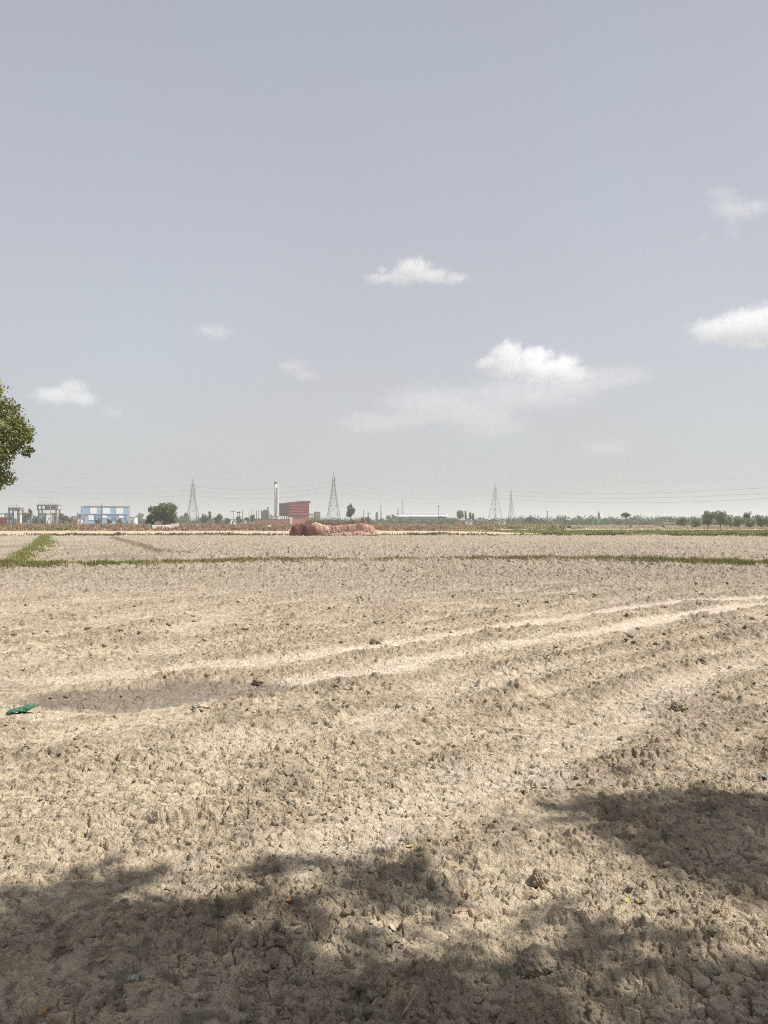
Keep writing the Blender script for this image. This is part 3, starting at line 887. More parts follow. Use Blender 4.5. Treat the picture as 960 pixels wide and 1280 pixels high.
    V, Q, T3, T = blades(rg, np.stack([x, y, 0 * x], 1), hh, 0.012 + 0.014 * rg.rand(n), t, 0.35)
    o = np_mesh("dry_reeds", V, [Q, T3], M_DRY, attrs={"tint": T}); tag(o, "tall dry brown reeds growing behind the brick ruin", "reeds", kind="stuff")
ruin()

# ------------------------------------------------------------------ pylons and cables
ARM_DIR = R(72)      # arms point mostly towards the viewer, across the line
def pylon(px, d, top, base_w, arms, label, group, rot, arm_len=5.0, thick=0.17):
    x = px_x(px, d); H = px_z(top, d)
    root = empty("pylon", (x, d, 0), rot); tag(root, label, "pylon", group)
    prof = [(0, 1.0), (0.18, 0.80), (0.34, 0.62), (0.48, 0.46), (0.58, 0.34), (0.66, 0.24), (0.76, 0.19), (0.86, 0.15)]
    pts = [[(sx * base_w / 2 * w, sy * base_w / 2 * w, H * h) for sx, sy in ((-1, -1), (1, -1), (1, 1), (-1, 1))] for h, w in prof]
    for k in range(4):
        mb = MB()
        mb.path([p[k] for p in pts], [thick * 1.5 - 0.1 * i / 8 for i in range(len(pts))], 5)
        mb.build("leg", M_STEEL, root)
    mb = MB()
    for i in range(len(pts) - 1):
        for k in range(4):
            a, b = k, (k + 1) % 4
            mb.tube(pts[i][a], pts[i + 1][b], thick * 0.62, n=4); mb.tube(pts[i][b], pts[i + 1][a], thick * 0.62, n=4)
            if i: mb.tube(pts[i][a], pts[i][b], thick * 0.8, n=4)
    mb.build("bracing", M_STEEL, root)
    pk = MB()
    for k in range(4): pk.tube(pts[-1][k], (0, 0, H), thick, thick * 0.5, 4)
    pk.build("peak", M_STEEL, root)
    ends = []
    for hfrac, ln in arms:
        wv = np.interp(hfrac, [p[0] for p in prof], [p[1] for p in prof]) * base_w / 2
        mb = MB(); L = arm_len * ln; ca, sa = math.cos(ARM_DIR - rot), math.sin(ARM_DIR - rot)
        for sgn in (-1, 1):
            tip = (sgn * L * ca, sgn * L * sa, hfrac * H)
            for q in (-1, 1):
                mb.tube((-sa * wv * q, ca * wv * q, hfrac * H), tip, thick * 0.8, n=4)
            mb.tube((0, 0, hfrac * H + 1.6), tip, thick * 0.7, n=4)
            c0, s0 = math.cos(rot), math.sin(rot)
            ends.append((x + tip[0] * c0 - tip[1] * s0, d + tip[0] * s0 + tip[1] * c0, hfrac * H - 1.8))
        mb.build("crossarm", M_STEEL, root)
        for sgn in (-1, 1):
            tip = (sgn * L * ca, sgn * L * sa, hfrac * H)
            MB().tube(tip, (tip[0], tip[1], tip[2] - 1.8), 0.14, 0.14, 5).build("insulator", M_DKCONC, root)
    ends.append((x, d, H))
    return ends
A3 = [(0.66, 1.05), (0.76, 1.0), (0.86, 0.8)]
GP = "lattice pylons of the near power line"
e0 = pylon(-150, 560, 578, 11, A3, "steel lattice pylon beyond the left edge of the view", GP, R(20))
e1 = pylon(241, 700, 597, 10.5, A3, "tall lattice pylon right of the round green tree", GP, R(28))
e2 = pylon(417, 660, 589, 11, A3, "tallest lattice pylon, between the red factory and the small tree", GP, R(15))
e3 = pylon(619, 790, 604, 11.5, A3, "lattice pylon with broad splayed legs, left one of the close pair", GP, R(35))
e4 = pylon(1180, 520, 575, 11, A3, "steel lattice pylon beyond the right edge of the view", GP, R(20))
GP2 = "thin far pylons"
f1 = pylon(639, 960, 610, 7.0, [(0.70, 1.1), (0.80, 1.1), (0.90, 0.8)], "thin faint pylon, right one of the close pair", GP2, R(20), 6.0, 0.17)
f2 = pylon(503, 1350, 622, 6.5, [(0.66, 1.0), (0.78, 1.0), (0.90, 0.8)], "faint distant pylon behind the left end of the long shed", GP2, R(10), 6.5, 0.16)

def cable(p, q, sag, label, group, r=0.06):
    mb = MB(); n = 20; pts = []
    for i in range(n + 1):
        t = i / n
        pts.append((p[0] + (q[0] - p[0]) * t, p[1] + (q[1] - p[1]) * t, p[2] + (q[2] - p[2]) * t - 4 * sag * t * (1 - t)))
    mb.path(pts, [r] * len(pts), 4)
    o = mb.build("power_cable", M_WIRE)
    tag(o, label, "cable", group)
spans = [(e0, e1, 5.5, "left of the left pylon"), (e1, e2, 5.0, "between the left and the tallest pylon"),
         (e2, e3, 7.5, "between the tallest and the splayed pylon"), (e3, e4, 8.0, "running right from the splayed pylon")]
for ea, eb, sg, where in spans:
    for i in range(7):
        if i == 6: lb = "topmost thin grey cable strung " + where
        else: lb = ("nearer" if ea[i][1] < (ea[0][1] + ea[1][1]) / 2 else "farther") + " grey cable of the " + ("lowest", "middle", "upper")[i // 2] + " pair strung " + where
        cable(ea[i], eb[i], sg * (0.8 if i == 6 else 1), lb, "power cables " + where, 0.04 if i == 6 else 0.05)

# ------------------------------------------------------------------ buildings
def place(name, px, d, label, cat, rz=0.0, group=None):
    o = empty(name, (px_x(px, d), d, 0), rz)
    return tag(o, label, cat, group)

def factory():
    d = 500.0; s = d / F_PX
    root = place("factory", 361, d, "red striped sheet metal factory beside the tall chimney", "factory")
    zb = lambda py: px_z(py, d)
    # corner at the origin; front runs right and back, side runs left and back
    LF, LS = 28.5 * s, 15.5 * s
    af, as_ = R(34), R(180 - 32)
    fx, fy = math.cos(af), math.sin(af); sx, sy = math.cos(as_), math.sin(as_)
    def slab(pts_low, pts_high, z): pass
    def box4(name, mat, f0, f1, s1, z0a, z0b, z1a, z1b, z1c=None, proud=0.0):
        """footprint from the corner; heights at corner end a and right end b"""
        o = Vector((0, 0, 0)); 
        P = []
        for (fz, hz_) in ((0, None), (1, None)):
            for (u, v) in ((f0, -proud), (f1, -proud), (f1, s1), (f0, s1)):
                x = fx * u + sx * v; y = fy * u + sy * v
                t = (u - 0) / LF
                z = (z0a + (z0b - z0a) * t) if fz == 0 else (z1a + (z1b - z1a) * t)
                P.append((x, y, z))
        mb = MB().add(P, [(3, 2, 1, 0), (4, 5, 6, 7), (0, 1, 5, 4), (1, 2, 6, 5), (2, 3, 7, 6), (3, 0, 4, 7)])
        return mb.build(name, mat, root)
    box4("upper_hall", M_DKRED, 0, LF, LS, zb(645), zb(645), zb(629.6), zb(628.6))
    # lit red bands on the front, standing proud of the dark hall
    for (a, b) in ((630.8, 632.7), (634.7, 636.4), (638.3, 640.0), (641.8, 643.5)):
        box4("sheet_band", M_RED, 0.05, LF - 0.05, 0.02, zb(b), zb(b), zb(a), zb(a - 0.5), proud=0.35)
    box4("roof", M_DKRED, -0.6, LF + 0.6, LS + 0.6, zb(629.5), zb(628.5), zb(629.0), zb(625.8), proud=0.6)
    box4("lower_wall", M_REDBRICK, 5.2 * s, LF - 0.4, LS * 0.5, 0, 0, zb(645.0) - 0.02, zb(645.0) - 0.02, proud=-0.8)
    box4("door", M_CREAM, 0.2 * s, 5.4 * s, 1.0, 0, 0, zb(646), zb(646), proud=-0.4)
    for k in range(5):
        box4("column", M_DKCONC, -0.3 + 0.0, 0.3, 0.6, 0, 0, zb(645) - .02, zb(645) - .02, proud=0) if k == 0 else None
    mb = MB()
    for k in range(1, 5):
        v = LS * k / 4.3; mb.tube((sx * v, sy * v, 0), (sx * v, sy * v, zb(645) - .05), 0.28, n=6)
    mb.build("column", M_DKCONC, root)
    mb = MB()
    for k in range(3):
        v = LS * (0.25 + 0.25 * k)
        mb.tube((sx * v + 1, sy * v + 2.5, 0), (sx * v + 1, sy * v + 2.5, 2.0 + 0.4 * k), 0.9, 0.7, 10)
    mb.build("hopper", M_CONC, root)
factory()

def chimney():
    d = 498.0; s = d / F_PX
    root = place("chimney", 344.5, d, "tall slim grey and white chimney left of the red factory", "chimney")
    H = px_z(602.5, d)
    MB().path([(0, 0, 0), (0, 0, H * .5), (0, 0, H)], [0.95, 0.85, 0.75], 14).build("flue", mat_flat("pale_flue_concrete", (0.55, 0.53, 0.50), 0.8, 0.15, 0.4), root, True)
    MB().tube((0, 0, H - 0.9), (0, 0, H + 0.25), 1.05, 1.05, 14).build("cap", M_DKCONC, root)
    mb = MB()
    n = 11
    for k in range(n):
        z = H * (0.30 + 0.62 * k / n)
        mb.box((1.35, -0.4, z), (1.0, 1.4, H * 0.035))
    mb.tube((1.75, -0.9, H * .1), (1.75, -0.9, H * .93), 0.10, n=4); mb.tube((1.1, -0.9, H * .1), (1.1, -0.9, H * .93), 0.10, n=4)
    mb.build("ladder_cage", M_WHITE, root)
    root = place("chimney_base_house", 345.0, 492.0, "white block house at the foot of the tall chimney", "building")
    MB().box((0, 0, 2.3), (4.2, 4, 4.6)).build("wall", M_WHITE, root)
    MB().box((-3.3, 0.5, 3.1), (2.2, 3, 6.2)).build("stair_tower", M_CREAM, root)
    MB().box((0, 0, 4.75), (4.6, 4.4, 0.28)).build("roof", M_CONC, root)
    MB().box((0.6, -2.02, 1.1), (0.9, 0.05, 2.2)).build("door", M_DKCONC, root)
    MB().box((4.2, 0.5, 1.3), (4.0, 2.5, 1.2)).build("pipe_rack", M_GREYWALL, root)
chimney()

def blue_building():
    d = 450.0; s = d / F_PX
    root = place("blue_building", 132.5, d, "two storey sky blue building with large white panels", "building", R(25))
    lx = lambda p: (p - 132.5) * s * 1.036
    z = lambda py: px_z(py, d)
    MB().box((0, 4, z(633) / 2), (57 * s, 8, z(633))).build("wall", M_BLUE, root)
    MB().box((1.2, 4, z(633) + 0.28), (54 * s, 8.3, 0.5)).build("parapet", M_CREAM, root)
    for (a, b, t, bt) in ((114.5, 122, 634.8, 642.2), (128.5, 137.2, 634.8, 642.2), (144, 152, 634.8, 642.2), (112.5, 118.5, 644, 650), (128, 133.5, 644.3, 647.5), (147, 152.5, 644.3, 647.5)):
        MB().box(((lx(a) + lx(b)) / 2, -0.08, (z(t) + z(bt)) / 2), ((b - a) * s, 0.2, z(t) - z(bt))).build("white_panel", M_WHITE, root)
    mb = MB()
    mb.box((0, -0.10, z(643.3)), (55 * s - 0.4, 0.24, 0.35)); mb.box((0, -0.10, z(635.0) + 0.6), (55 * s - 0.4, 0.16, 0.15))
    mb.build("floor_band", M_DKBLUE, root)
    for p in (108, 120.5, 124, 127, 140, 143, 155):
        MB().box((lx(p), -0.06, z(648)), (2.0 * s, 0.14, 2.2)).build("window", M_DKBLUE, root)
    r2 = place("blue_annex", 102.0, 452, "lower blue block with a flat roof left of the blue building", "building", R(6))
    MB().box((0, 5, 2.9), (7 * s + 1.5, 9, 5.8)).build("wall", M_BLUE, r2)
    MB().box((-0.3, 5, 6.0), (8 * s + 1.5, 9.4, 0.35)).build("roof", M_CONC, r2)
    MB().box((-0.4, .45, 3.9), (2.4, 0.12, 1.2)).build("window", M_DKBLUE, r2)
    r3 = place("white_annex", 164.5, 451, "small white block at the right end of the blue building", "building", R(6))
    MB().box((0, 4, 2.0), (8 * s, 7, 4.0)).build("wall", M_WHITE, r3)
    MB().box((0, 4, 4.1), (8.6 * s, 7.4, 0.25)).build("roof", M_CONC, r3)
    MB().box((0.2, .46, 1.2), (1.0, 0.1, 2.2)).build("door", M_DKCONC, r3)
blue_building()

def simple_house(name, px0, px1, top, d, wall, label, roof=M_CONC, depth=4.5, rz=R(22), door=True, windows=2, roof_h=0.3, over=0.3):
    w = (px1 - px0) / F_PX * d; H = px_z(top, d)
    root = place(name, (px0 + px1) / 2, d, label, "building", rz)
    MB().box((0, depth / 2, (H - roof_h) / 2), (w, depth, H - roof_h)).build("wall", wall, root)
    MB().box((0, depth / 2, H - roof_h / 2 + 0.002), (w + over, depth + over, roof_h)).build("roof", roof, root)
    if door: MB().box((-w * 0.2, -0.02, 1.0), (min(1.0, w * .2), 0.08, 2.0)).build("door", M_DKCONC, root)
    for k in range(windows):
        MB().box((w * (0.08 + 0.28 * k), -0.02, H * 0.55), (min(1.1, w * .14), 0.08, min(1.2, H * .25))).build("window", M_DARK, root)
    return root
simple_house("white_shed", -4, 3.2, 641.5, 330, M_WHITE, "white shed wall at the far left edge of the view")
simple_house("teal_shed", 3.6, 14.5, 641, 335, M_TEAL, "low teal sheet shed right of the white shed", roof=M_BLUE)
simple_house("white_cabin", 21.3, 26.5, 641.5, 345, M_WHITE, "white cabin right of the small raised platform", windows=1)
simple_house("teal_tank_house", 31, 40, 641.5, 380, M_TEAL, "teal house half hidden by bushes left of the raised frame", windows=1)
simple_house("slate_blue_house", 49.5, 58, 641, 345, M_DKBLUE if False else M_TEAL, "blue grey house below the raised dark frame", windows=1)
simple_house("bright_white_house", 58.2, 63.5, 642, 343, M_WHITE, "bright white house below the raised dark frame", windows=1)
simple_house("pale_teal_house", 64.5, 71.5, 641, 350, M_GREYWALL, "pale grey green house under the right end of the raised frame", windows=1)
simple_house("pale_pink_house", 90, 97, 645, 420, M_PINK, "pale pink low house left of the blue annex")
simple_house("small_white_hut", 97.3, 103.5, 648, 380, M_WHITE, "small white hut before the blue annex", windows=1)
simple_house("tiny_white_house", 288, 298, 648.5, 420, M_WHITE, "tiny white house among the poles, left of the taller one")
simple_house("low_white_hut", 303, 308, 650.0, 330, M_WHITE, "low white hut with dark base among the poles", windows=1)
simple_house("tall_white_house", 314, 320, 648, 400, M_WHITE, "taller white house among the poles near the chimney", windows=1)
simple_house("cream_silo_house", 386, 393, 642, 515, M_CREAM, "cream block at the right side of the red factory", windows=1)
simple_house("grey_plant_house", 394.5, 400.5, 639.5, 560, M_DKCONC, "dark grey plant house right of the cream block", windows=1)
simple_house("pale_low_house", 575, 580, 650.8, 300, M_PINK, "pale low house below the round far tree")
simple_house("white_flat_house", 582, 592, 651, 300, M_WHITE, "white flat house below the slender trees", windows=2)
simple_house("pink_roof_house", 596, 606, 650.5, 330, M_PINK, "pinkish low house left of the splayed pylon")
simple_house("white_gable_hut", 623, 633, 650.5, 330, M_CREAM, "cream hut between the close pair of pylons", windows=1)
simple_house("far_white_house", 736, 744, 652, 420, M_WHITE, "white roofed house left of the temple tower", windows=1)
simple_house("upright_white_house", 767.5, 770.5, 648.2, 480, M_WHITE, "narrow white house in the trees left of the fan shaped tree", windows=1, door=False)
simple_house("pale_long_house", 828, 845, 653.2, 250, M_PINK, "long pale low house between the fan shaped tree and the right trees")

def raised_frame(px0, px1, top, mid, d, posts, label, name):
    s = d / F_PX; w = (px1 - px0) * s
    root = place(name, (px0 + px1) / 2, d, label, "structure")
    zt, zm = px_z(top, d), px_z(mid, d)
    mb = MB(); mb.box((0, 2, zt), (w, 4.5, 0.5)); mb.build("roof_slab", M_DKCONC, root)
    MB().box((0, 2, zm), (w, 4.5, 0.5)).build("floor_slab", M_DKCONC, root)
    for k in range(posts):
        x = -w / 2 + 0.3 + (w - 0.6) * k / (posts - 1)
        MB().box((x, 0.2, (zt + zm) / 2), (0.5, 0.5, zt - zm - 0.5)).build("upper_post", M_DKCONC, root)
    for k in (0, 1):
        for yy in (0.2, 3.8):
            MB().box(((-1 + 2 * k) * w * 0.42, yy, zm / 2 - .13), (0.5, 0.5, zm - 0.25)).build("column", M_DKCONC, root)
    MB().box((0, 3.9, (zt + zm) / 2), (w * 0.5, 0.12, (zt - zm) * .55)).build("screen", M_GREYWALL, root)
    mb = MB()
    for k in range(posts * 2):
        x = -w / 2 + w * k / (posts * 2 - 1); mb.tube((x, 0.2, zt + .2), (x, 0.2, zt + 1.0 + .5 * (k % 3)), 0.06, n=4)
    mb.build("rebar", M_POLE, root)
raised_frame(46, 72, 631.5, 636.8, 350, 6, "open dark concrete frame raised on columns, the wide one at the left", "unfinished_building")
raised_frame(10, 24.5, 635.2, 637.4, 330, 4, "small dark raised platform above the teal shed", "raised_platform")

def walls():
    root = place("brick_boundary_wall", 2, 240, "short red brick wall before the white shed at far left", "wall")
    MB().box((0, 0, 1.35), (14 / F_PX * 240, 0.3, 2.8)).build("wall", M_REDBRICK, root)
    MB().box((0, 0, 2.81), (14.3 / F_PX * 240, 0.4, 0.12)).build("coping", M_PINK, root)
    root = place("reddish_wall", 340, 300, "low reddish wall in front of the chimney", "wall")
    MB().box((0, 0, 1.0), (46 / F_PX * 300, 0.3, 2.8)).build("wall", M_PINK, root)
    MB().box((0, 0, 2.45), (46.5 / F_PX * 300, 0.36, 0.1)).build("coping", M_REDBRICK, root)
    d = 178.0
    root = place("white_low_wall", 206, d, "low white masonry wall under the round green tree", "wall", R(16))
    w = 30 / F_PX * d
    MB().box((-0.1, 0, 0.37), (w, 0.4, 0.84)).build("wall", M_WHITE, root)
    MB().box((w / 2 + 0.10, 0.0, 0.60), (0.36, 0.44, 1.3)).build("end_post", M_WHITE, root)
    MB().box((w / 2 - 0.8, 1.4, 0.75), (1.3, 1.3, 0.7)).build("tank", M_CREAM, root)
    MB().box((-w / 2 - 0.75, 0.1, 0.5), (1.0, 0.7, 1.2)).build("pump_box", mat_flat("faded_green_paint", (0.22, 0.27, 0.20), 0.7, 0.2, 3), root)
walls()

def long_shed():
    d = 560.0; s = d / F_PX
    root = place("long_shed", 526, d, "long grey shed with a bright roof below the middle cables", "shed", R(-2))
    w = 66 * s; H = px_z(645.6, d)
    MB().box((0, 8, H / 2), (w, 16, H)).build("wall", M_GREYWALL, root)
    mb = MB(); mb.add([(-w / 2 - .5, -.6, H + .05), (w / 2 + .5, -.6, H + .05), (w / 2 + .5, 8, H + 1.6), (-w / 2 - .5, 8, H + 1.6), (w / 2 + .5, 16.6, H + .05), (-w / 2 - .5, 16.6, H + .05)],
                      [(0, 1, 2, 3), (3, 2, 4, 5), (0, 3, 5), (1, 4, 2), (0, 5, 4, 1)])
    mb.build("roof", M_ROOFSHEET, root)
    MB().box((0, 8, H + 1.75), (w, 1.2, 0.5)).build("ridge_vent", M_DKCONC, root)
    for k in range(9):
        MB().box((-w / 2 + w * (k + .5) / 9, -0.05, H * .5), (1.6, 0.12, H * .7)).build("bay_door", M_DKCONC if k % 3 else M_CONC, root)
long_shed()

def temple():
    d = 430.0; s = d / F_PX
    root = place("temple_tower", 748.5, d, "slim dark tower with a small white dome above the right treeline", "tower")
    H = px_z(641.5, d)
    MB().box((0, 0, H / 2), (1.1, 1.1, H), taper=0.8).build("shaft", M_DKCONC, root)
    MB().box((0, 0, H * .75), (1.7, 1.7, 0.3)).build("balcony", M_CONC, root)
    MB().tube((0, 0, H), (0, 0, H + 1.4), 0.35, 0.05, 8).build("finial", M_DKCONC, root)
    V = []; mb = MB()
    mb.path([(1.1, 0, H - 3.2), (1.1, 0, H - 2.3), (1.1, 0, H - 1.5), (1.1, 0, H - 1.0), (1.1, 0, H - .7)], [0.7, 1.0, 0.85, 0.45, 0.05], 12)
    mb.build("dome", M_WHITE, root, True)
    MB().tube((1.1, 0, H * .2), (1.1, 0, H - 3.0), 0.55, 0.55, 10).build("dome_drum", M_CREAM, root)
    MB().box((0.5, 0.8, 1.6), (5.5, 4.5, 3.2)).build("hall", M_CREAM, root)
temple()

def pole(px, top, d, r, label, name="utility_pole", bar=0, mat=None, cat="pole", group="poles on the horizon"):
    root = place(name, px, d, label, cat, 0, group)
    H = px_z(top, d)
    MB().tube((0, 0, -0.2), (0, 0, H), r * 1.15, r * 0.85, 7).build("shaft", mat or M_POLE, root)
    if bar:
        MB().box((0, -r, H - 0.6), (bar, r * 1.2, r * 1.4)).build("crossbar", mat or M_POLE, root)
    return root
pole(127.3, 629, 184, 0.11, "dark pole in the scrub before the blue building", bar=0.0)
pole(16, 637, 150, 0.075, "slim dark pole left of the pair before the raised platform")
pole(22, 634.5, 150, 0.075, "slim dark pole before the right part of the raised platform", bar=.9)
pole(63, 628, 160, 0.085, "grey pole before the right part of the raised frame", mat=M_CONC)
pole(105.5, 640, 200, 0.09, "pale pole before the blue annex", mat=M_CONC)
pole(96.8, 640, 380, 0.13, "short thin pole beside the pale pink house")
for i, (p, t, d, r, b, lb) in enumerate([(291.5, 637.5, 300, .11, 2.0, "crossbar pole farthest left in the pole row by the chimney"), (297.2, 640, 300, .12, 0, "left post of the twin transformer frame"),
                                    (299.6, 640, 300, .12, 0, "right post of the twin transformer frame"), (303.2, 638, 320, .13, 0, "pole right of the twin transformer frame"),
                                    (311.3, 639.5, 330, .11, 0, "short pole left of the taller white house"), (314.5, 635.5, 380, .09, 0, "thin pole rising left of the taller white house"),
                                    (317.5, 635.5, 340, .12, 0, "pole rising right behind the taller white house"), (320.6, 638, 300, .12, 0, "pole right of the taller white house, left of the closely spaced ones"),
                                    (323.2, 638, 300, .10, 0, "second of the closely spaced poles before the chimney"), (326.6, 637.5, 280, .14, 0, "dark thick pole before the framed house by the chimney"),
                                    (497.5, 636, 420, .30, 0, "dark mast at the left end of the long shed"), (548.3, 631.5, 430, .14, 2.2, "thin tall pole over the right end of the long shed"),
                                    (454.5, 637, 330, .12, 0, "dark pole right of the small round tree"), (461, 640, 330, .14, 1.6, "crossbar pole at the right end of the brick ruin"),
                                    (671.5, 645.5, 420, .12, 0, "short thin pole right of the dense dark far tree"), (697, 643.5, 560, .14, 0, "faint thin pole right of the slim stack")]):
    pole(p, t, d, r, lb, bar=b)
root = place("transformer_bar", 298.4, 299.6, "dark crossbar resting on the twin transformer posts", "crossbar")
MB().box((0, 0, px_z(640.3, 299.6)), (1.4, 0.3, 0.45)).build("bar", M_POLE, root)
def stack(px, top, d, r, mat, label):
    root = place("smoke_stack", px, d, label, "chimney")
    H = px_z(top, d)
    MB().path([(0, 0, 0), (0, 0, H * .6), (0, 0, H)], [r * 1.2, r, r * .85], 10).build("flue", mat, root, True)
    MB().tube((0, 0, H - 0.7), (0, 0, H + .1), r * 1.12, r * 1.12, 10).build("rim", M_DKCONC, root)
stack(476.3, 632, 640, 0.55, M_CONC, "slim grey stack right of the brick ruin")
stack(335, 634.2, 505, 0.55, M_DKCONC, "short dark stack left of the tall chimney")
stack(684.2, 639, 640, 0.5, M_POLE, "slim dark stack over the right treeline, right of the pylons")
def plant_tower(px, top, d, w, label):
    root = place("plant_tower", px, d, label, "tower"); H = px_z(top, d)
    MB().box((0, 0, H / 2), (w, w, H)).build("body", M_DKCONC, root)
    MB().box((0.1, 0, H + .5), (w * .6, w * .6, 1.0)).build("head_house", M_DKCONC, root)
    mb = MB()
    for k in range(4): mb.box((0, -w / 2 - .1, H * (.25 + .2 * k)), (w * 1.2, .3, .25))
    mb.build("gantry", M_CONC, root)
plant_tower(471, 641.5, 600, 2.0, "dark square plant tower left of the slim grey stack")
plant_tower(332, 639, 510, 4.6, "dark framed house left of the chimney foot")
plant_tower(541, 643.5, 620, 1.6, "dark head house on the skyline over the long shed")

# ------------------------------------------------------------------ trees
G = (0.085, 0.125, 0.040)
D = (0.100, 0.132, 0.060)
L = (0.155, 0.182, 0.084)
def big_left_tree():
    d = 27.0
    rng = np.random.RandomState(21)
    root = empty("leafy_tree", (px_x(-62, d), d, 0)); tag(root, "large leafy tree reaching in from the left edge", "tree")
    def loc(px, py, dy=0.0): return (px_x(px + 6, d) - px_x(-62, d), dy, px_z(py, d))
    lob = [((-20, 548), 0.95), ((8, 540), 0.62), ((-6, 512), 0.62), ((4, 568), 0.62), ((30, 545), 0.36), ((20, 556), 0.42), ((33, 550), .2), ((24, 536), .3), ((-10, 590), 0.62), ((2, 598), 0.32), ((-8, 492), 0.45),
           ((-60, 500), 1.5), ((-70, 560), 1.5), ((-110, 530), 1.5), ((-60, 440), 1.1), ((-100, 470), 1.2), ((-130, 590), 1.0), ((-40, 600), 0.8), ((-36, 470), .6), ((-2, 606), .2), ((18, 528), .35), ((22, 562), .3)]
    lobes = [(loc(p[0], p[1], rng.uniform(-.6, .6)), (r, r, r * 0.85)) for p, r in lob]
    V, Q, T = leaf_cloud(rng, lobes, 34000, 0.062, (0.150, 0.172, 0.044), spread=0.4, fill=0.25, yellow=.12)
    np_mesh("crown", V, [Q], M_LEAF, root, {"tint": T})
    tb = MB(); tb.path([(0, 0, -.2), (0.05, 0, 1.2), (-.1, 0.1, 2.6), (-.3, 0, 5.0)], [0.30, 0.24, 0.20, 0.08], 9)
    for (c, r_) in lobes[:16]:
        tb.path([(-.05, 0, 2.0), (c[0] * .5, c[1] * .5, (2.0 + c[2]) * .5 + .2), c], [0.10, 0.06, 0.02], 5)
    tb.build("trunk", M_BARK, root, True)
big_left_tree()

def shade_tree():
    """the tree the observer stands under; only its shade is in view"""
    rng = np.random.RandomState(31)
    bx, by = 5.2, -1.6
    root = empty("shade_tree", (bx, by, 0)); tag(root, "leafy tree above the viewer casting dappled shade on the near soil", "tree")
    blobs = [  # px, py, radius, height
        (60, 1130, .36, 5.0), (130, 1105, .22, 4.6), (30, 1190, .40, 4.8), (165, 1180, .36, 5.2), (110, 1275, .42, 4.9), (290, 1150, .34, 5.1), (300, 1240, .40, 5.4),
        (390, 1100, .34, 5.2), (430, 1160, .36, 5.0), (495, 1105, .26, 5.3), (440, 1240, .5, 5.0), (350, 1085, .2, 5.5), (535, 1262, .18, 5.6), (490, 1305, .36, 5.2),
        (690, 1175, .20, 5.0), (655, 1205, .22, 5.4), (750, 1172, .22, 5.2), (820, 1195, .22, 5.6), (905, 1225, .24, 5.0), (610, 1275, .30, 5.2), (680, 1290, .22, 5.2), (880, 1295, .28, 5.2), (960, 1260, .36, 5),
        (740, 1010, .26, 5.6), (810, 1020, .36, 5.8), (880, 1015, .38, 5.9), (950, 1010, .40, 5.7), (870, 1060, .36, 5.6), (950, 1070, .45, 5.8), (1000, 1040, .45, 5.8), (960, 1110, .22, 5.6),
        (80, 1350, .6, 5), (250, 1350, .6, 5), (420, 1360, .6, 5), (590, 1375, .42, 5), (800, 1370, .6, 5), (-60, 1200, .6, 5), (-60, 1300, .6, 5)]
    lobes = []
    for (px, py, r_, h) in blobs:
        x, y = gp(px, py)
        h = h * 1.45
        t = h / SDIR.z
        lobes.append(((x + SDIR.x * t - bx, y + SDIR.y * t - by, h), (r_ * 1.0, r_ * 1.0, r_ * 0.7)))
    V, Q, T = leaf_cloud(rng, lobes, 6000, 0.075, (0.075, 0.10, 0.03), spread=0.3, fill=0.05, wvar=0.75, gauss=0.47)
    over = [((rng.uniform(-4.5, 4.5) - bx, rng.uniform(-6.5, 0.9) - by, rng.uniform(4.6, 8.5)), (rng.uniform(.8, 1.4),) * 3) for k in range(14)]  # extra unseen crown lobes, added to keep skylight off the near soil
    V2, Q2, T2 = leaf_cloud(rng, over, 4500, 0.13, (0.075, 0.10, 0.03), spread=0.3, fill=0.1)
    V = np.vstack([V, V2]); Q = np.vstack([Q, Q2 + Q.max() + 1]); T = np.vstack([T, T2]); lobes = lobes + over
    np_mesh("crown", V, [Q], M_LEAF, root, {"tint": T})
    tb = MB(); tb.path([(0, 0, -.2), (-.1, .1, 1.5), (-.3, .5, 3.2), (-.6, 1.0, 4.6)], [0.34, 0.27, 0.22, 0.12], 10)
    for (c, r_) in lobes[::2]:
        tb.path([(-.3, .5, 3.0), (c[0] * .5 - .2, c[1] * .5 + .3, (3.2 + c[2]) * .5 + .15), c], [0.07, 0.04, 0.012], 5)
    tb.build("trunk", M_BARK, root, True)
shade_tree()

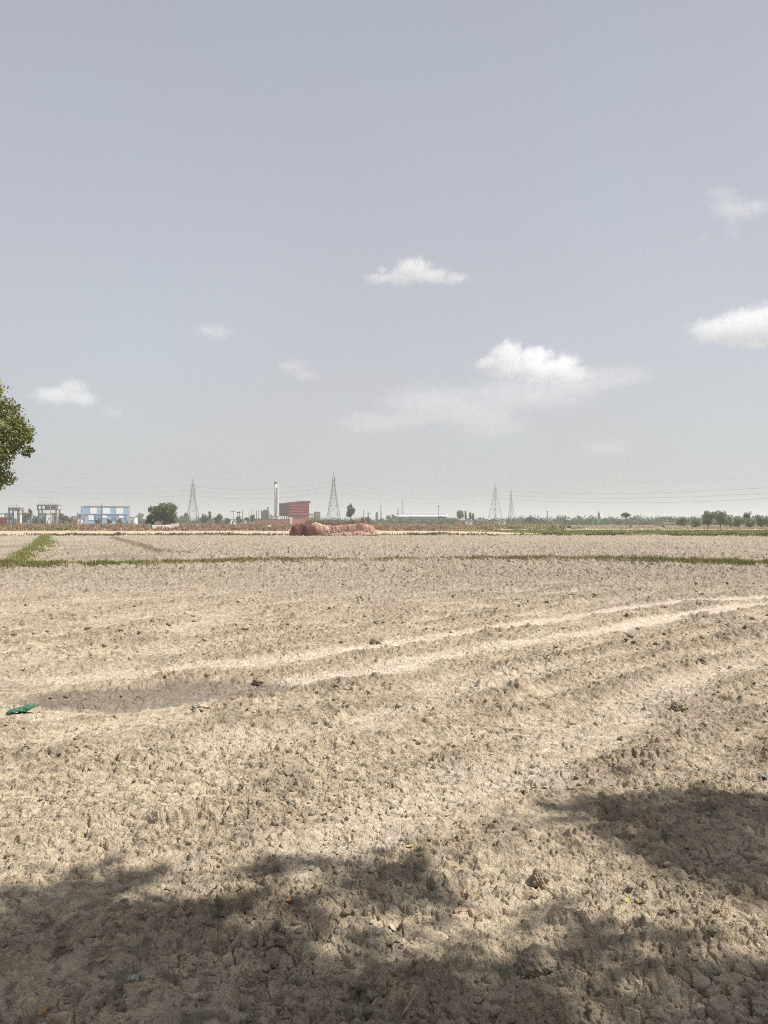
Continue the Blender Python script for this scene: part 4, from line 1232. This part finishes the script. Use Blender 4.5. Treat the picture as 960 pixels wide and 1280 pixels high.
tree("round_tree", 205, 186, 627.5, width=45, crown_lo=0.06, n=6000, leaf=0.26, base=(0.085, 0.118, 0.034), seed=41, lobes_n=20, label="round dense green tree above the low white wall", limb_n=8)
tree("side_tree", 188, 187, 641, width=15, crown_lo=0.1, n=900, leaf=0.25, base=(0.055, 0.085, 0.028), seed=42, lobes_n=8, label="smaller dark green bush tree touching the round tree's left side")
tree("small_round_tree", 438, 300, 627.5, width=13.5, crown_lo=0.36, n=900, leaf=0.32, base=(0.05, 0.10, 0.028), seed=43, lobes_n=8, label="small round bright green tree behind the brick ruin", trunk_r=.16)
for (px, d, top, w, lo, n, b, sd, sh, lb) in [
    (33, 330, 640, 12, .05, 500, D, 50, 'round', "dark green bush between the white cabin and the teal house"),
    (38.5, 360, 634, 6, .5, 160, D, 51, 'round', "small ragged tree above the teal house at the left"),
    (44, 335, 641, 9, .05, 380, D, 52, 'round', "dark bush at the left foot of the raised frame"),
    (53, 320, 648, 8, .05, 300, D, 49, 'round', "low dark bush before the blue grey house"),
    (80, 330, 639.5, 13, .08, 620, (0.085, 0.070, 0.055), 53, 'round', "brown leafless looking bush tree right of the raised frame"),
    (88, 300, 645, 6, .05, 200, L, 54, 'round', "pale green weed bush before the pink house"),
    (121, 300, 648, 9, .05, 260, D, 55, 'round', "dark bush under the first white panel of the blue building"),
    (136, 300, 647.5, 7, .05, 240, D, 56, 'round', "dark bush under the middle of the blue building"),
    (150, 300, 648.5, 12, .05, 300, D, 57, 'round', "wide dark bush under the right of the blue building"),
    (174, 520, 639, 14, .1, 420, L, 58, 'round', "hazy pale tree right of the white annex"),
    (231, 480, 639, 16, .1, 480, L, 59, 'round', "hazy pale tree behind the left pylon's legs"),
    (256, 330, 641.5, 16, .05, 700, D, 60, 'round', "dark green tree right of the left pylon, left one of two"),
    (262, 360, 638.5, 7, .3, 250, D, 61, 'cone', "narrow dark tree rising between the two dark green trees"),
    (272, 340, 642, 13, .05, 600, D, 62, 'round', "dark green tree right of the left pylon, right one of two"),
    (284, 350, 647, 9, .05, 300, D, 63, 'round', "low dark bush left of the pole row"),
    (299, 330, 644, 8, .2, 260, D, 64, 'round', "small dark tree behind the twin transformer posts"),
    (308, 360, 645, 9, .1, 300, D, 65, 'round', "low green tree in the middle of the pole row"),
    (316, 350, 642, 7, .25, 300, D, 66, 'round', "small dense tree behind the taller white house"),
    (460, 350, 643.5, 8, .1, 250, D, 67, 'round', "dim bush behind the crossbar pole"),
    (486, 520, 643.5, 10, .1, 300, L, 68, 'round', "hazy bush tree left of the long shed, beside the grey stack"),
    (492, 540, 642, 9, .1, 300, D, 69, 'round', "hazy darker tree against the left end of the long shed"),
    (514, 500, 645.5, 7, .05, 220, D, 70, 'round', "low tree before the left bays of the long shed"),
    (530, 500, 647, 12, .05, 260, D, 71, 'round', "wide low tree before the middle bays of the long shed"),
    (553, 480, 642.5, 10, .05, 360, D, 72, 'round', "dark tree covering the right end of the long shed"),
    (562, 470, 646, 10, .05, 320, D, 73, 'round', "low dark bush left of the tall far tree"),
    (574, 420, 636.5, 12, .12, 620, L, 74, 'round', "taller pale green tree right of the long shed"),
    (582, 425, 637.5, 4, .25, 160, L, 75, 'cone', "slender tree, left one of the slender three"),
    (587.5, 430, 638.5, 5, .2, 180, L, 76, 'cone', "slender tree, middle one of the slender three"),
    (591, 430, 637.8, 4, .2, 170, D, 77, 'cone', "slender tree, right one of the slender three"),
    (629, 430, 649, 9, .05, 240, D, 78, 'round', "low dark bush at the right foot of the splayed pylon"),
    (650, 420, 649, 14, .05, 400, D, 79, 'round', "low green bush tree right of the thin faint pylon"),
    (663.5, 380, 645.5, 11, .05, 600, D, 80, 'round', "dense dark tree standing higher left of the slim stack"),
    (718, 430, 646.5, 7, .1, 260, L, 81, 'round', "pale bushy tree left of the lollipop topped tree"),
    (724.5, 430, 644.5, 5, .6, 110, L, 82, 'round', "thin tree with a small round top on the right treeline"),
    (783, 240, 638.5, 15, .52, 420, (0.085, 0.075, 0.055), 83, 'fan', "bare looking fan shaped tree on a thin trunk"),
    (772, 420, 649, 8, .05, 260, D, 84, 'round', "dark bush beside the narrow white house"),
    (853, 220, 646.5, 13, .05, 700, D, 85, 'round', "dark broad tree left of the tall pair at right"),
    (870, 180, 647.5, 12, .05, 500, L, 86, 'round', "low pale tree left under the tall pair at right"),
    (885, 168, 637, 18, .2, 1000, L, 87, 'round', "tall tree with a pointed top, left one of the tall pair"),
    (900.5, 165, 637, 17, .22, 1000, L, 88, 'round', "tall tree with twin heads, right one of the tall pair"),
    (911, 172, 641.5, 12, .15, 500, L, 89, 'round', "leaning pale tree right beside the tall pair"),
    (922, 175, 645, 15, .05, 650, L, 90, 'round', "low broad olive tree right of the tall pair"),
    (934.5, 185, 638, 9, .35, 360, D, 91, 'fan', "tree with a narrow raised head near the right edge"),
    (938, 178, 646, 13, .05, 560, L, 92, 'round', "low olive tree under the narrow raised head"),
    (952, 190, 644, 16, .05, 800, D, 93, 'round', "dark bushy tree at the right edge, left one"),
    (964, 195, 645, 14, .05, 600, D, 94, 'round', "dark bushy tree cut by the right edge"),
]:
    tree("bush" if "bush" in lb and "tree" not in lb else "far_tree", px, d, top, width=w * (1.42 if px > 840 else 1.2), crown_lo=lo * (.6 if px > 840 else 1), n=int(n * (1.7 if px > 840 else 1.2)), base=b, seed=sd, label=lb, shape=sh, lobes_n=14 if px > 840 else 9, limb_n=3,
         cat="bush" if "bush" in lb and "tree" not in lb else "tree", leaf=0.95 / F_PX * d, trunk_lean=0.5 if "leaning" in lb else 0)

def far_wood():
    rng = np.random.RandomState(61)
    lobes = []
    for px in np.arange(560, 1010, 1.5):
        d = rng.uniform(320, 470); top = np.interp(px, [560, 600, 640, 700, 760, 830, 900, 1010], [648.6, 648.8, 647.8, 646.9, 646.9, 646.4, 645.8, 645.8]) + rng.normal() * 1.4
        H = px_z(top, d); r_ = rng.uniform(1.8, 3.0)
        for q in range(3):
            zc = H - r_ * .8 if q == 0 else rng.uniform(0.5, max(0.8, H - r_))
            lobes.append(((px_x(px + rng.normal(), d), d + rng.normal() * 3, max(.6, zc)), (r_, r_, min(r_, max(1.0, H * .5)))))
    V, Q, T = leaf_cloud(rng, lobes, 46000, 0.45, D, spread=0.45, fill=0.3)
    o = np_mesh("far_wood", V, [Q], M_LEAF, None, {"tint": T}); tag(o, "hazy green wood along the right horizon", "wood", kind="stuff")
    lobes = []
    for px in np.concatenate([np.arange(-40, 110, 2.4), np.arange(165, 345, 2.2), np.arange(386, 570, 2.2)]):
        d = rng.uniform(380, 560); H = px_z(646.9 + rng.normal() * 1.2, d); r_ = rng.uniform(1.6, 2.8)
        for q in range(2):
            lobes.append(((px_x(px, d), d, max(.8, H - r_ if q == 0 else H * .3)), (r_, r_, min(r_, max(1.0, H * .5)))))
    V, Q, T = leaf_cloud(rng, lobes, 20000, 0.5, D, spread=0.45, fill=0.3)
    o = np_mesh("far_hedge", V, [Q], M_LEAF, None, {"tint": T}); tag(o, "hazy green growth along the left and middle horizon", "wood", kind="stuff")
far_wood()
for (px, w, n, sd, lb) in ((691.5, 6, 160, 1, "dark bush on the green strip, left of three"), (701.5, 4, 110, 2, "dark bush on the green strip, middle of three"), (711, 8, 200, 3, "dark bush on the green strip, right of three"),
                           (789, 3.5, 110, 4, "tiny dark bush on the straw strip below the fan shaped tree"), (829, 4.5, 120, 5, "small dark bush on the straw strip before the long pale house")):
    tree("bush", px, 178, 656.8, width=w, crown_lo=.05, n=n, leaf=0.17, base=(0.05, 0.07, 0.03), seed=300 + sd, lobes_n=5, limb_n=2, label=lb, cat="bush", group="low bushes on the green strip")

# pale heaps in the scrub
def heap(px, py, d, w, h, mat, label, seed):
    rng = np.random.RandomState(seed)
    bm = bmesh.new(); bmesh.ops.create_icosphere(bm, subdivisions=3, radius=1.0)
    for v in bm.verts:
        p = v.co.copy(); k = 1 + 0.22 * float(perlin(np.array([p.x * 1.7 + seed]), np.array([p.y * 1.7 + p.z * 2.3]), 5)[0]) + rng.normal() * .02
        v.co = Vector((p.x * w / 2 * k, p.y * w / 2 * k, max(-.05, p.z * h * k)))
    me = bpy.data.meshes.new("sand_heap"); bm.to_mesh(me); bm.free(); me.materials.append(mat)
    o = bpy.data.objects.new("sand_heap", me); COL.objects.link(o); o.location = (px_x(px, d), d, 0.0); tag(o, label, "heap")
heap(662.8, 661, 172, 1.1, 0.40, M_CREAM, "small pale heap on the green strip below the dense dark tree", 1)
heap(336, 659, 190, 1.2, 0.7, M_CREAM, "small pale heap in the scrub below the chimney", 2)
heap(827, 670, gd(670.8), 1.0, 0.13, M_CREAM, "flat pale heap at the near edge of the green crop", 3)
heap(56.5, 684, gd(686), 0.16, 0.16, M_WHITE, "white lump lying on the grassy spur at left", 4)

# ------------------------------------------------------------------ near clods, litter
def lump(name, px, py, w, hgt, seed, label, cat, mat, sink=0.3, elong=1.0, rot=0.0, group=None, ruff=.35):
    x, y = gp(px, py)
    bm = bmesh.new(); bmesh.ops.create_icosphere(bm, subdivisions=5, radius=1.0)
    co = np.array([v.co[:] for v in bm.verts])
    k = 1 + ruff * fbm(co[:, 0] * 1.3 + seed, co[:, 1] * 1.3 + co[:, 2] * 1.7, 4, seed) + .20 * fbm(co[:, 0] * 4 + co[:, 2] * 3, co[:, 1] * 4 - co[:, 2] * 4, 4, seed + 5)
    for v, kk in zip(bm.verts, k):
        v.co = Vector((v.co.x * w / 2 * kk * elong, v.co.y * w / 2 * kk, v.co.z * hgt * 0.6 * kk))
    for f in bm.faces: f.smooth = True
    me = bpy.data.meshes.new(name); bm.to_mesh(me); bm.free(); me.materials.append(M_SOIL)
    at = me.attributes.new("soil", 'FLOAT_COLOR', 'POINT'); at.data.foreach_set("color", np.tile(np.array([*mat, 1.0], dtype=np.float32), len(me.vertices)))
    o = bpy.data.objects.new(name, me); COL.objects.link(o); o.location = (x, y, gz(x, y) + hgt * 0.6 * (1 - 2 * sink)); o.rotation_euler = (0, 0, rot)
    tag(o, label, cat, group)
M_CLOD = (0.33, 0.275, 0.20)
M_CLODP = (0.47, 0.40, 0.30)
GC = "larger clods of dry clay"
lump("soil_clod", 672, 1098, .075, .08, 3, "grey clod sitting on the sunlit soil right of centre", "clod", M_CLOD, group=GC, ruff=.5)
lump("soil_clod", 668, 1208, .125, .075, 4, "largest rounded clod in the near shade", "clod", M_CLOD, group=GC)
lump("soil_clod", 323, 852, .11, .07, 5, "dark clod at the right end of the damp hollow", "clod", M_CLOD, group=GC, ruff=.5)
lump("soil_clod", 252, 886, .13, .07, 6, "pale clod below the damp hollow", "clod", M_CLODP, group=GC, ruff=.5)
lump("soil_clod", 470, 803, .13, .07, 7, "clod beside the upper wheel track, left of centre", "clod", M_CLOD, group=GC, ruff=.5)
lump("soil_clod", 848, 890, .12, .07, 8, "dark clod in the right part of the sunlit field", "clod", M_CLOD, group=GC, ruff=.5)
lump("soil_clod", 470, 1238, .11, .09, 9, "dark clod in the middle of the near shade", "clod", M_CLOD, group=GC, ruff=.5)

def wrapper():
    x, y = gp(29, 889)
    rng = np.random.RandomState(8)
    nu, nv = 44, 20
    V = []
    for i in range(nu):
        u = i / (nu - 1) * 2 - 1
        ends = max(0.0, 1 - abs(u) ** 4)
        wd = 0.018 + 0.044 * ends ** .6
        ht = 0.006 + 0.026 * ends ** .7 * (0.85 + .25 * math.sin(u * 4 + .6))
        for j in range(nv):
            a = j / nv * 6.28318
            cr = 1 + 0.10 * math.sin(3 * a + u * 7) + 0.07 * math.sin(5 * a - u * 13) + 0.035 * rng.normal()
            zz = math.sin(a) * ht * cr
            V.append((u * 0.108 + 0.004 * math.sin(a * 2 + u * 9), math.cos(a) * wd * cr, max(0.001, 0.016 + 0.012 * u + 0.010 * u * u + .75 * (zz if zz > 0 else zz * .7))))
    Q = [(i * nv + j, (i + 1) * nv + j, (i + 1) * nv + (j + 1) % nv, i * nv + (j + 1) % nv) for i in range(nu - 1) for j in range(nv)]
    caps = [tuple(range(nv - 1, -1, -1)), tuple((nu - 1) * nv + j for j in range(nv))]
    m, n, b = new_mat("green_foil")
    b.inputs['Base Color'].default_value = (0.012, 0.27, 0.085, 1); b.inputs['Roughness'].default_value = 0.28; b.inputs['Metallic'].default_value = 0.25; b.inputs['Specular IOR Level'].default_value = .6
    t = n.nodes.new('ShaderNodeTexCoord'); no = n.nodes.new('ShaderNodeTexNoise'); no.inputs['Scale'].default_value = 55; no.inputs['Detail'].default_value = 3
    n.links.new(t.outputs['Object'], no.inputs['Vector'])
    cr_ = n.nodes.new('ShaderNodeValToRGB'); cr_.color_ramp.elements[0].position = .35; cr_.color_ramp.elements[1].position = .68; cr_.color_ramp.elements[0].color = (0.012, 0.11, 0.042, 1); cr_.color_ramp.elements[1].color = (0.10, 0.28, 0.16, 1)  # lighter green mottling puts dust and highlights into the foil colour
    n.links.new(no.outputs['Fac'], cr_.inputs[0]); n.links.new(cr_.outputs[0], b.inputs['Base Color'])
    bp = n.nodes.new('ShaderNodeBump'); bp.inputs['Distance'].default_value = 0.004; n.links.new(no.outputs['Fac'], bp.inputs['Height']); n.links.new(bp.outputs[0], b.inputs['Normal'])
    mb = MB().add(V, Q + caps)
    o = mb.build("wrapper", m)
    o.location = (x, y, max(gz(x - .08, y), gz(x, y), gz(x + .08, y)) + 0.0); o.rotation_euler = (0, R(-3), R(14))
    tag(o, "crumpled shiny green wrapper lying on the soil at the left", "wrapper")
wrapper()

def leaf_on_ground(px, py, size, rot, col, label, name="dry_leaf"):
    x, y = gp(px, py)
    n = 9; V = []
    for i in range(n):
        u = i / (n - 1) * 2 - 1; w = size * .36 * (1 - u * u) ** .7 + .0006
        for q in (-1, 0, 1):
            V.append((u * size, q * w, size * (.16 * u * u + .16 * abs(q)) ))
    Q = [(i * 3 + j, (i + 1) * 3 + j, (i + 1) * 3 + j + 1, i * 3 + j + 1) for i in range(n - 1) for j in range(2)]
    mb = MB().add(V, Q)
    o = mb.build(name, mat_flat("leaf_" + name, col, .6, .2, 60), smooth=True)
    o.location = (x, y, gz(x, y) + 0.006); o.rotation_euler = (R(8), R(-12), rot)
    tag(o, label, "leaf", "fallen leaves on the near soil")
leaf_on_ground(782, 1126, .017, 1.0, (0.38, 0.36, 0.09), "yellow green leaf at the edge of the right shade")
leaf_on_ground(513, 1062, .022, .3, (0.42, 0.33, 0.10), "small straw yellow leaf right of the left shade")
leaf_on_ground(491, 1157, .024, 2.0, (0.52, 0.42, 0.28), "pale tan leaf in the middle gap of shade")
leaf_on_ground(475, 1164, .022, .9, (0.45, 0.36, 0.32), "pinkish pale curled leaf left of the tan leaf")
leaf_on_ground(57, 1262, .022, 1.4, (0.36, 0.22, 0.09), "orange brown leaf at the bottom left")
leaf_on_ground(365, 1128, .026, .5, (0.33, 0.14, 0.06), "rusty leaf on the edge of the left shade")
leaf_on_ground(878, 1092, .022, 2.3, (0.40, 0.20, 0.07), "small rusty leaf in the right shade")
leaf_on_ground(130, 1206, .022, .2, (0.38, 0.27, 0.15), "ochre leaf in the left shade")
leaf_on_ground(900, 1217, .020, .7, (0.38, 0.25, 0.11), "ochre leaf at the lower right")
leaf_on_ground(304, 985, .030, 1.9, (0.16, 0.13, 0.09), "dark standing leaf on the sunlit left soil")

def scrap(px, py, size, col, label, rot):
    x, y = gp(px, py); rng = np.random.RandomState(int(px))
    n = 7
    V = [((i / (n - 1) - .5) * size, (j / (n - 1) - .5) * size * .7, .35 * size * abs(math.sin(i * 1.3 + j)) * rng.uniform(.3, 1)) for i in range(n) for j in range(n)]
    Q = [(i * n + j, (i + 1) * n + j, (i + 1) * n + j + 1, i * n + j + 1) for i in range(n - 1) for j in range(n - 1)]
    o = MB().add(V, Q).build("plastic_scrap", mat_flat("scrap_film", col, .4, .2, 50, .5)); o.location = (x, y, gz(x, y) + .008); o.rotation_euler = (0.1, 0.15, rot)
    tag(o, label, "scrap")
scrap(168, 1222, .034, (0.34, 0.36, 0.32), "pale grey green plastic scrap in the left shade", .4)
scrap(955, 973, .05, (0.36, 0.40, 0.42), "bluish plastic scrap at the right edge", 1.9)

def twig(pts, r, label, col=(0.22, 0.12, 0.07)):
    P = []
    for (px, py, lift) in pts:
        x, y = gp(px, py); P.append((x, y, gz(x, y) + lift))
    o = MB().path(P, [r] * (len(P) - 1) + [r * .5], 6).build("twig", mat_flat("twig_bark", col, .9, .3, 40), smooth=True)
    tag(o, label, "twig", "twigs on the near soil")
twig([(402, 1024, .01), (415, 1017, .015), (428, 1011, .012)], .004, "rusty brown twig on the sunlit soil left of centre", (0.30, 0.13, 0.08))
twig([(503, 1276, .01), (512, 1264, .02), (526, 1252, .02)], .004, "pale bent twig at the bottom centre", (0.30, 0.24, 0.16))
twig([(330, 1190, .012), (350, 1182, .015), (366, 1174, .01)], .004, "thin brown twig in the left shade")

def loose_clods():
    """crumbs and clods lying loose on the ploughed surface"""
    rng = np.random.RandomState(77)
    bm = bmesh.new(); bmesh.ops.create_icosphere(bm, subdivisions=2, radius=1.0)
    base = np.array([v.co[:] for v in bm.verts]); F = np.array([[v.index for v in f.verts] for f in bm.faces]); bm.free()
    protos = []
    for i in range(30):
        q = base * (1 + .75 * fbm(base[:, 0] * 1.6 + i * 3.1, base[:, 1] * 1.6 + base[:, 2] * 2.1 + i, 2, 3)[:, None])
        for c in range(7):                                   # broken faces
            nv = rng.normal(size=3); nv /= np.linalg.norm(nv); t = rng.uniform(.5, .85)
            d = q @ nv; q = q - nv[None, :] * np.maximum(0, d - t)[:, None]
        protos.append(q * np.array([rng.uniform(.8, 1.3), rng.uniform(.7, 1.1), rng.uniform(.55, .85)]))
    protos = np.array(protos)
    n = 17000
    y = 1.9 * np.exp(rng.rand(n) ** 1.25 * math.log(26 / 1.9)); x = (rng.rand(n) - .5) * 1.25 * y
    dens = np.clip(.42 + 1.1 * fbm(x * .9, y * .9, 3, 3) + .5 * fbm(x * 3, y * 3, 2, 8), 0.03, 1)
    fl = 1 - np.clip(np.maximum(1 - sstep(.2, .45, polydist(x, y, TRACK_A)), 1 - sstep(.2, .45, polydist(x, y, TRACK_B))), 0, .95)
    keep = (rng.rand(n) < dens * fl) & (polydist(x, y, BUND) > .5)
    x, y = x[keep], y[keep]; n = len(x)
    z, colr, _ = ground_eval(x, y)
    s = (0.004 + 0.022 * rng.rand(n) ** 3.4) * np.clip(y / 6, .75, 1.8)
    P = protos[rng.randint(len(protos), size=n)]
    a = rng.rand(n) * 6.28; c, sn = np.cos(a)[:, None], np.sin(a)[:, None]
    V = np.stack([P[:, :, 0] * c - P[:, :, 1] * sn, P[:, :, 0] * sn + P[:, :, 1] * c, P[:, :, 2]], 2) * s[:, None, None]
    V = V + np.stack([x, y, z + s * .25], 1)[:, None, :]
    nb = len(base)
    FF = (F[None] + (np.arange(n) * nb)[:, None, None]).reshape(-1, 3)
    CC = np.repeat(colr * rng.uniform(.8, 1.1, n)[:, None], nb, axis=0)
    o = np_mesh("loose_soil", V.reshape(-1, 3), [FF], M_SOIL, None, {"soil": CC}, smooth=False)
    tag(o, "loose crumbs of dry clay scattered over the ploughed field", "soil", kind="stuff")
loose_clods()

def plant_litter():
    rng = np.random.RandomState(91)
    n = 420
    y = 2.0 * np.exp(rng.rand(n) * math.log(10 / 2.0)); x = (rng.rand(n) - .5) * 1.2 * y
    z = gz_arr(x, y)
    V = []; F = []; T = []
    pal = np.array([[0.30, 0.19, 0.10], [0.38, 0.29, 0.16], [0.26, 0.13, 0.08], [0.42, 0.35, 0.22]])
    for k in range(n):
        L = rng.uniform(.008, .035); w = rng.uniform(.0012, .004); a = rng.rand() * 6.28; c, sn = math.cos(a), math.sin(a); tl = rng.uniform(-.3, .3)
        for u, q, dz in ((-1, -1, 0), (-1, 1, 0), (1, 1, tl), (1, -1, tl)):
            V.append((x[k] + u * L / 2 * c - q * w * sn, y[k] + u * L / 2 * sn + q * w * c, z[k] + .006 + dz * L))
        F.append((4 * k, 4 * k + 1, 4 * k + 2, 4 * k + 3)); T += [pal[rng.randint(4)]] * 4
    o = np_mesh("plant_litter", V, [np.array(F)], M_DRY, None, {"tint": np.array(T)})
    tag(o, "scattered bits of straw and dry leaf on the near soil", "litter", kind="stuff")
plant_litter()

# ------------------------------------------------------------------ clouds
def cloud(puffs, d, dens, label, seed, noise=1.0, thick=0.55, ani=-0.25):
    """puffs: (px, py, rx_px, ry_px). A body of vapour at distance d; density falls off outwards and is broken by noise."""
    s = d / F_PX
    cx = sum(p[0] for p in puffs) / len(puffs); cy = sum(p[1] for p in puffs) / len(puffs)
    ctr = Vector((px_x(cx, d), d, px_z(cy, d)))
    P = []
    rng = np.random.RandomState(seed)
    for (px, py, rx, ry) in puffs:
        P.append((((px - cx) * s, rng.uniform(-.3, .3) * rx * s, (cy - py) * s), (rx * s, max(rx, ry) * s * thick * 1.6, ry * s)))
    bm = bmesh.new(); bmesh.ops.create_icosphere(bm, subdivisions=4, radius=1.0)
    for v in bm.verts:
        u = np.array(v.co[:]); best = 1.0
        for (c, r_) in P:
            c = np.array(c); r2 = np.array(r_) * 1.12
            a = ((u / r2) ** 2).sum(); b = -2 * (u * c / r2 ** 2).sum(); cc = ((c / r2) ** 2).sum() - 1
            disc = b * b - 4 * a * cc
            if disc > 0: best = max(best, (-b + math.sqrt(disc)) / (2 * a))
        v.co = v.co * best
    me = bpy.data.meshes.new("cloud"); bm.to_mesh(me); bm.free()
    m = bpy.data.materials.new("cloud_vapour"); m.use_nodes = True; n = m.node_tree; n.nodes.clear()
    out = n.nodes.new('ShaderNodeOutputMaterial'); vol = n.nodes.new('ShaderNodeVolumePrincipled')
    vol.inputs['Color'].default_value = (0.999, 0.999, 0.999, 1); vol.inputs['Anisotropy'].default_value = ani
    t = n.nodes.new('ShaderNodeTexCoord')
    field = None
    for (c, r_) in P:
        a = n.nodes.new('ShaderNodeVectorMath'); a.operation = 'SUBTRACT'; a.inputs[1].default_value = c; n.links.new(t.outputs['Object'], a.inputs[0])
        b = n.nodes.new('ShaderNodeVectorMath'); b.operation = 'DIVIDE'; b.inputs[1].default_value = r_; n.links.new(a.outputs[0], b.inputs[0])
        l = n.nodes.new('ShaderNodeVectorMath'); l.operation = 'LENGTH'; n.links.new(b.outputs[0], l.inputs[0])
        f = n.nodes.new('ShaderNodeMath'); f.operation = 'SUBTRACT'; f.inputs[0].default_value = 1.0; n.links.new(l.outputs['Value'], f.inputs[1])
        if field is None: field = f
        else:
            mx = n.nodes.new('ShaderNodeMath'); mx.operation = 'SMOOTH_MAX'; mx.inputs[2].default_value = .12
            n.links.new(field.outputs[0], mx.inputs[0]); n.links.new(f.outputs[0], mx.inputs[1]); field = mx
    no = n.nodes.new('ShaderNodeTexNoise'); no.inputs['Scale'].default_value = 1.0 / (11 * s); no.inputs['Detail'].default_value = 5; no.inputs['Roughness'].default_value = .6
    n.links.new(t.outputs['Object'], no.inputs['Vector'])
    ns = n.nodes.new('ShaderNodeMath'); ns.operation = 'MULTIPLY_ADD'; ns.inputs[1].default_value = -1.5 * noise; ns.inputs[2].default_value = 0.70 * noise
    n.links.new(no.outputs['Fac'], ns.inputs[0])
    ad = n.nodes.new('ShaderNodeMath'); ad.operation = 'ADD'; n.links.new(field.outputs[0], ad.inputs[0]); n.links.new(ns.outputs[0], ad.inputs[1])
    mr = n.nodes.new('ShaderNodeMapRange'); mr.interpolation_type = 'SMOOTHSTEP'
    mr.inputs[1].default_value = 0.02; mr.inputs[2].default_value = 0.70; mr.inputs[3].default_value = 0.0; mr.inputs[4].default_value = dens
    n.links.new(ad.outputs[0], mr.inputs[0]); n.links.new(mr.outputs[0], vol.inputs['Density']); n.links.new(vol.outputs[0], out.inputs['Volume'])
    m.cycles.volume_step_rate = 1.0
    me.materials.append(m)
    o = bpy.data.objects.new("cloud", me); COL.objects.link(o); o.location = ctr
    tag(o, label, "cloud", "clouds")
cloud([(516, 336, 33, 19), (500, 344, 28, 13), (540, 346, 32, 12), (570, 348, 25, 9), (473, 349, 25, 7), (478, 337, 12, 6)], 5200, .0075, "bright small cumulus above the middle of the sky", 1, 1.1)
cloud([(636, 442, 28, 22), (618, 457, 32, 16), (668, 448, 34, 21), (702, 456, 32, 17), (655, 463, 55, 13), (690, 468, 60, 12)], 7600, .0075, "brightest puffy cumulus right of centre over the pylons", 2, 1.1)
cloud([(905, 412, 54, 20), (945, 402, 54, 25), (985, 400, 64, 29), (960, 418, 70, 17)], 6200, .0075, "large bright cumulus cut by the right edge", 3, 1.1)
cloud([(915, 252, 34, 15), (925, 264, 34, 12), (905, 236, 26, 9), (950, 255, 30, 14)], 4200, .0034, "wispy torn cloud high at the right", 4, 1.3)
cloud([(917, 289, 16, 15), (881, 294, 12, 7)], 4300, .0026, "tiny wisp under the torn cloud at the right", 5, 1.2)
cloud([(88, 487, 26, 19), (70, 495, 38, 14), (100, 497, 26, 14)], 8000, .0030, "soft pale cloud over the left trees and blue building", 6, 1.0)
cloud([(271, 415, 32, 12), (258, 412, 18, 8)], 6400, .0015, "faint flat wisp left of centre, upper one", 7, 1.1)
cloud([(365, 456, 32, 11), (380, 467, 26, 9)], 7000, .0013, "faint flat wisp left of centre, lower one", 8, 1.1)
cloud([(143, 516, 20, 10)], 8500, .0010, "tiny faint wisp right of the soft pale cloud", 9, 1.1)
cloud([(545, 500, 95, 26), (630, 498, 85, 28), (695, 488, 80, 32), (590, 512, 90, 24)], 8800, .00058, "broad veil of thin cloud below the brightest cumulus", 10, 1.2)
cloud([(770, 472, 62, 18), (735, 480, 60, 20)], 8700, .0007, "thin streak of cloud right of the brightest cumulus", 11, 1.1)
cloud([(462, 530, 58, 20), (505, 524, 52, 16)], 9300, .00055, "faint low patch of cloud above the tallest pylon", 12, 1.1)
cloud([(620, 532, 62, 22), (755, 560, 48, 16)], 9600, .00042, "faintest low patch of cloud above the splayed pylon", 13, 1.1)
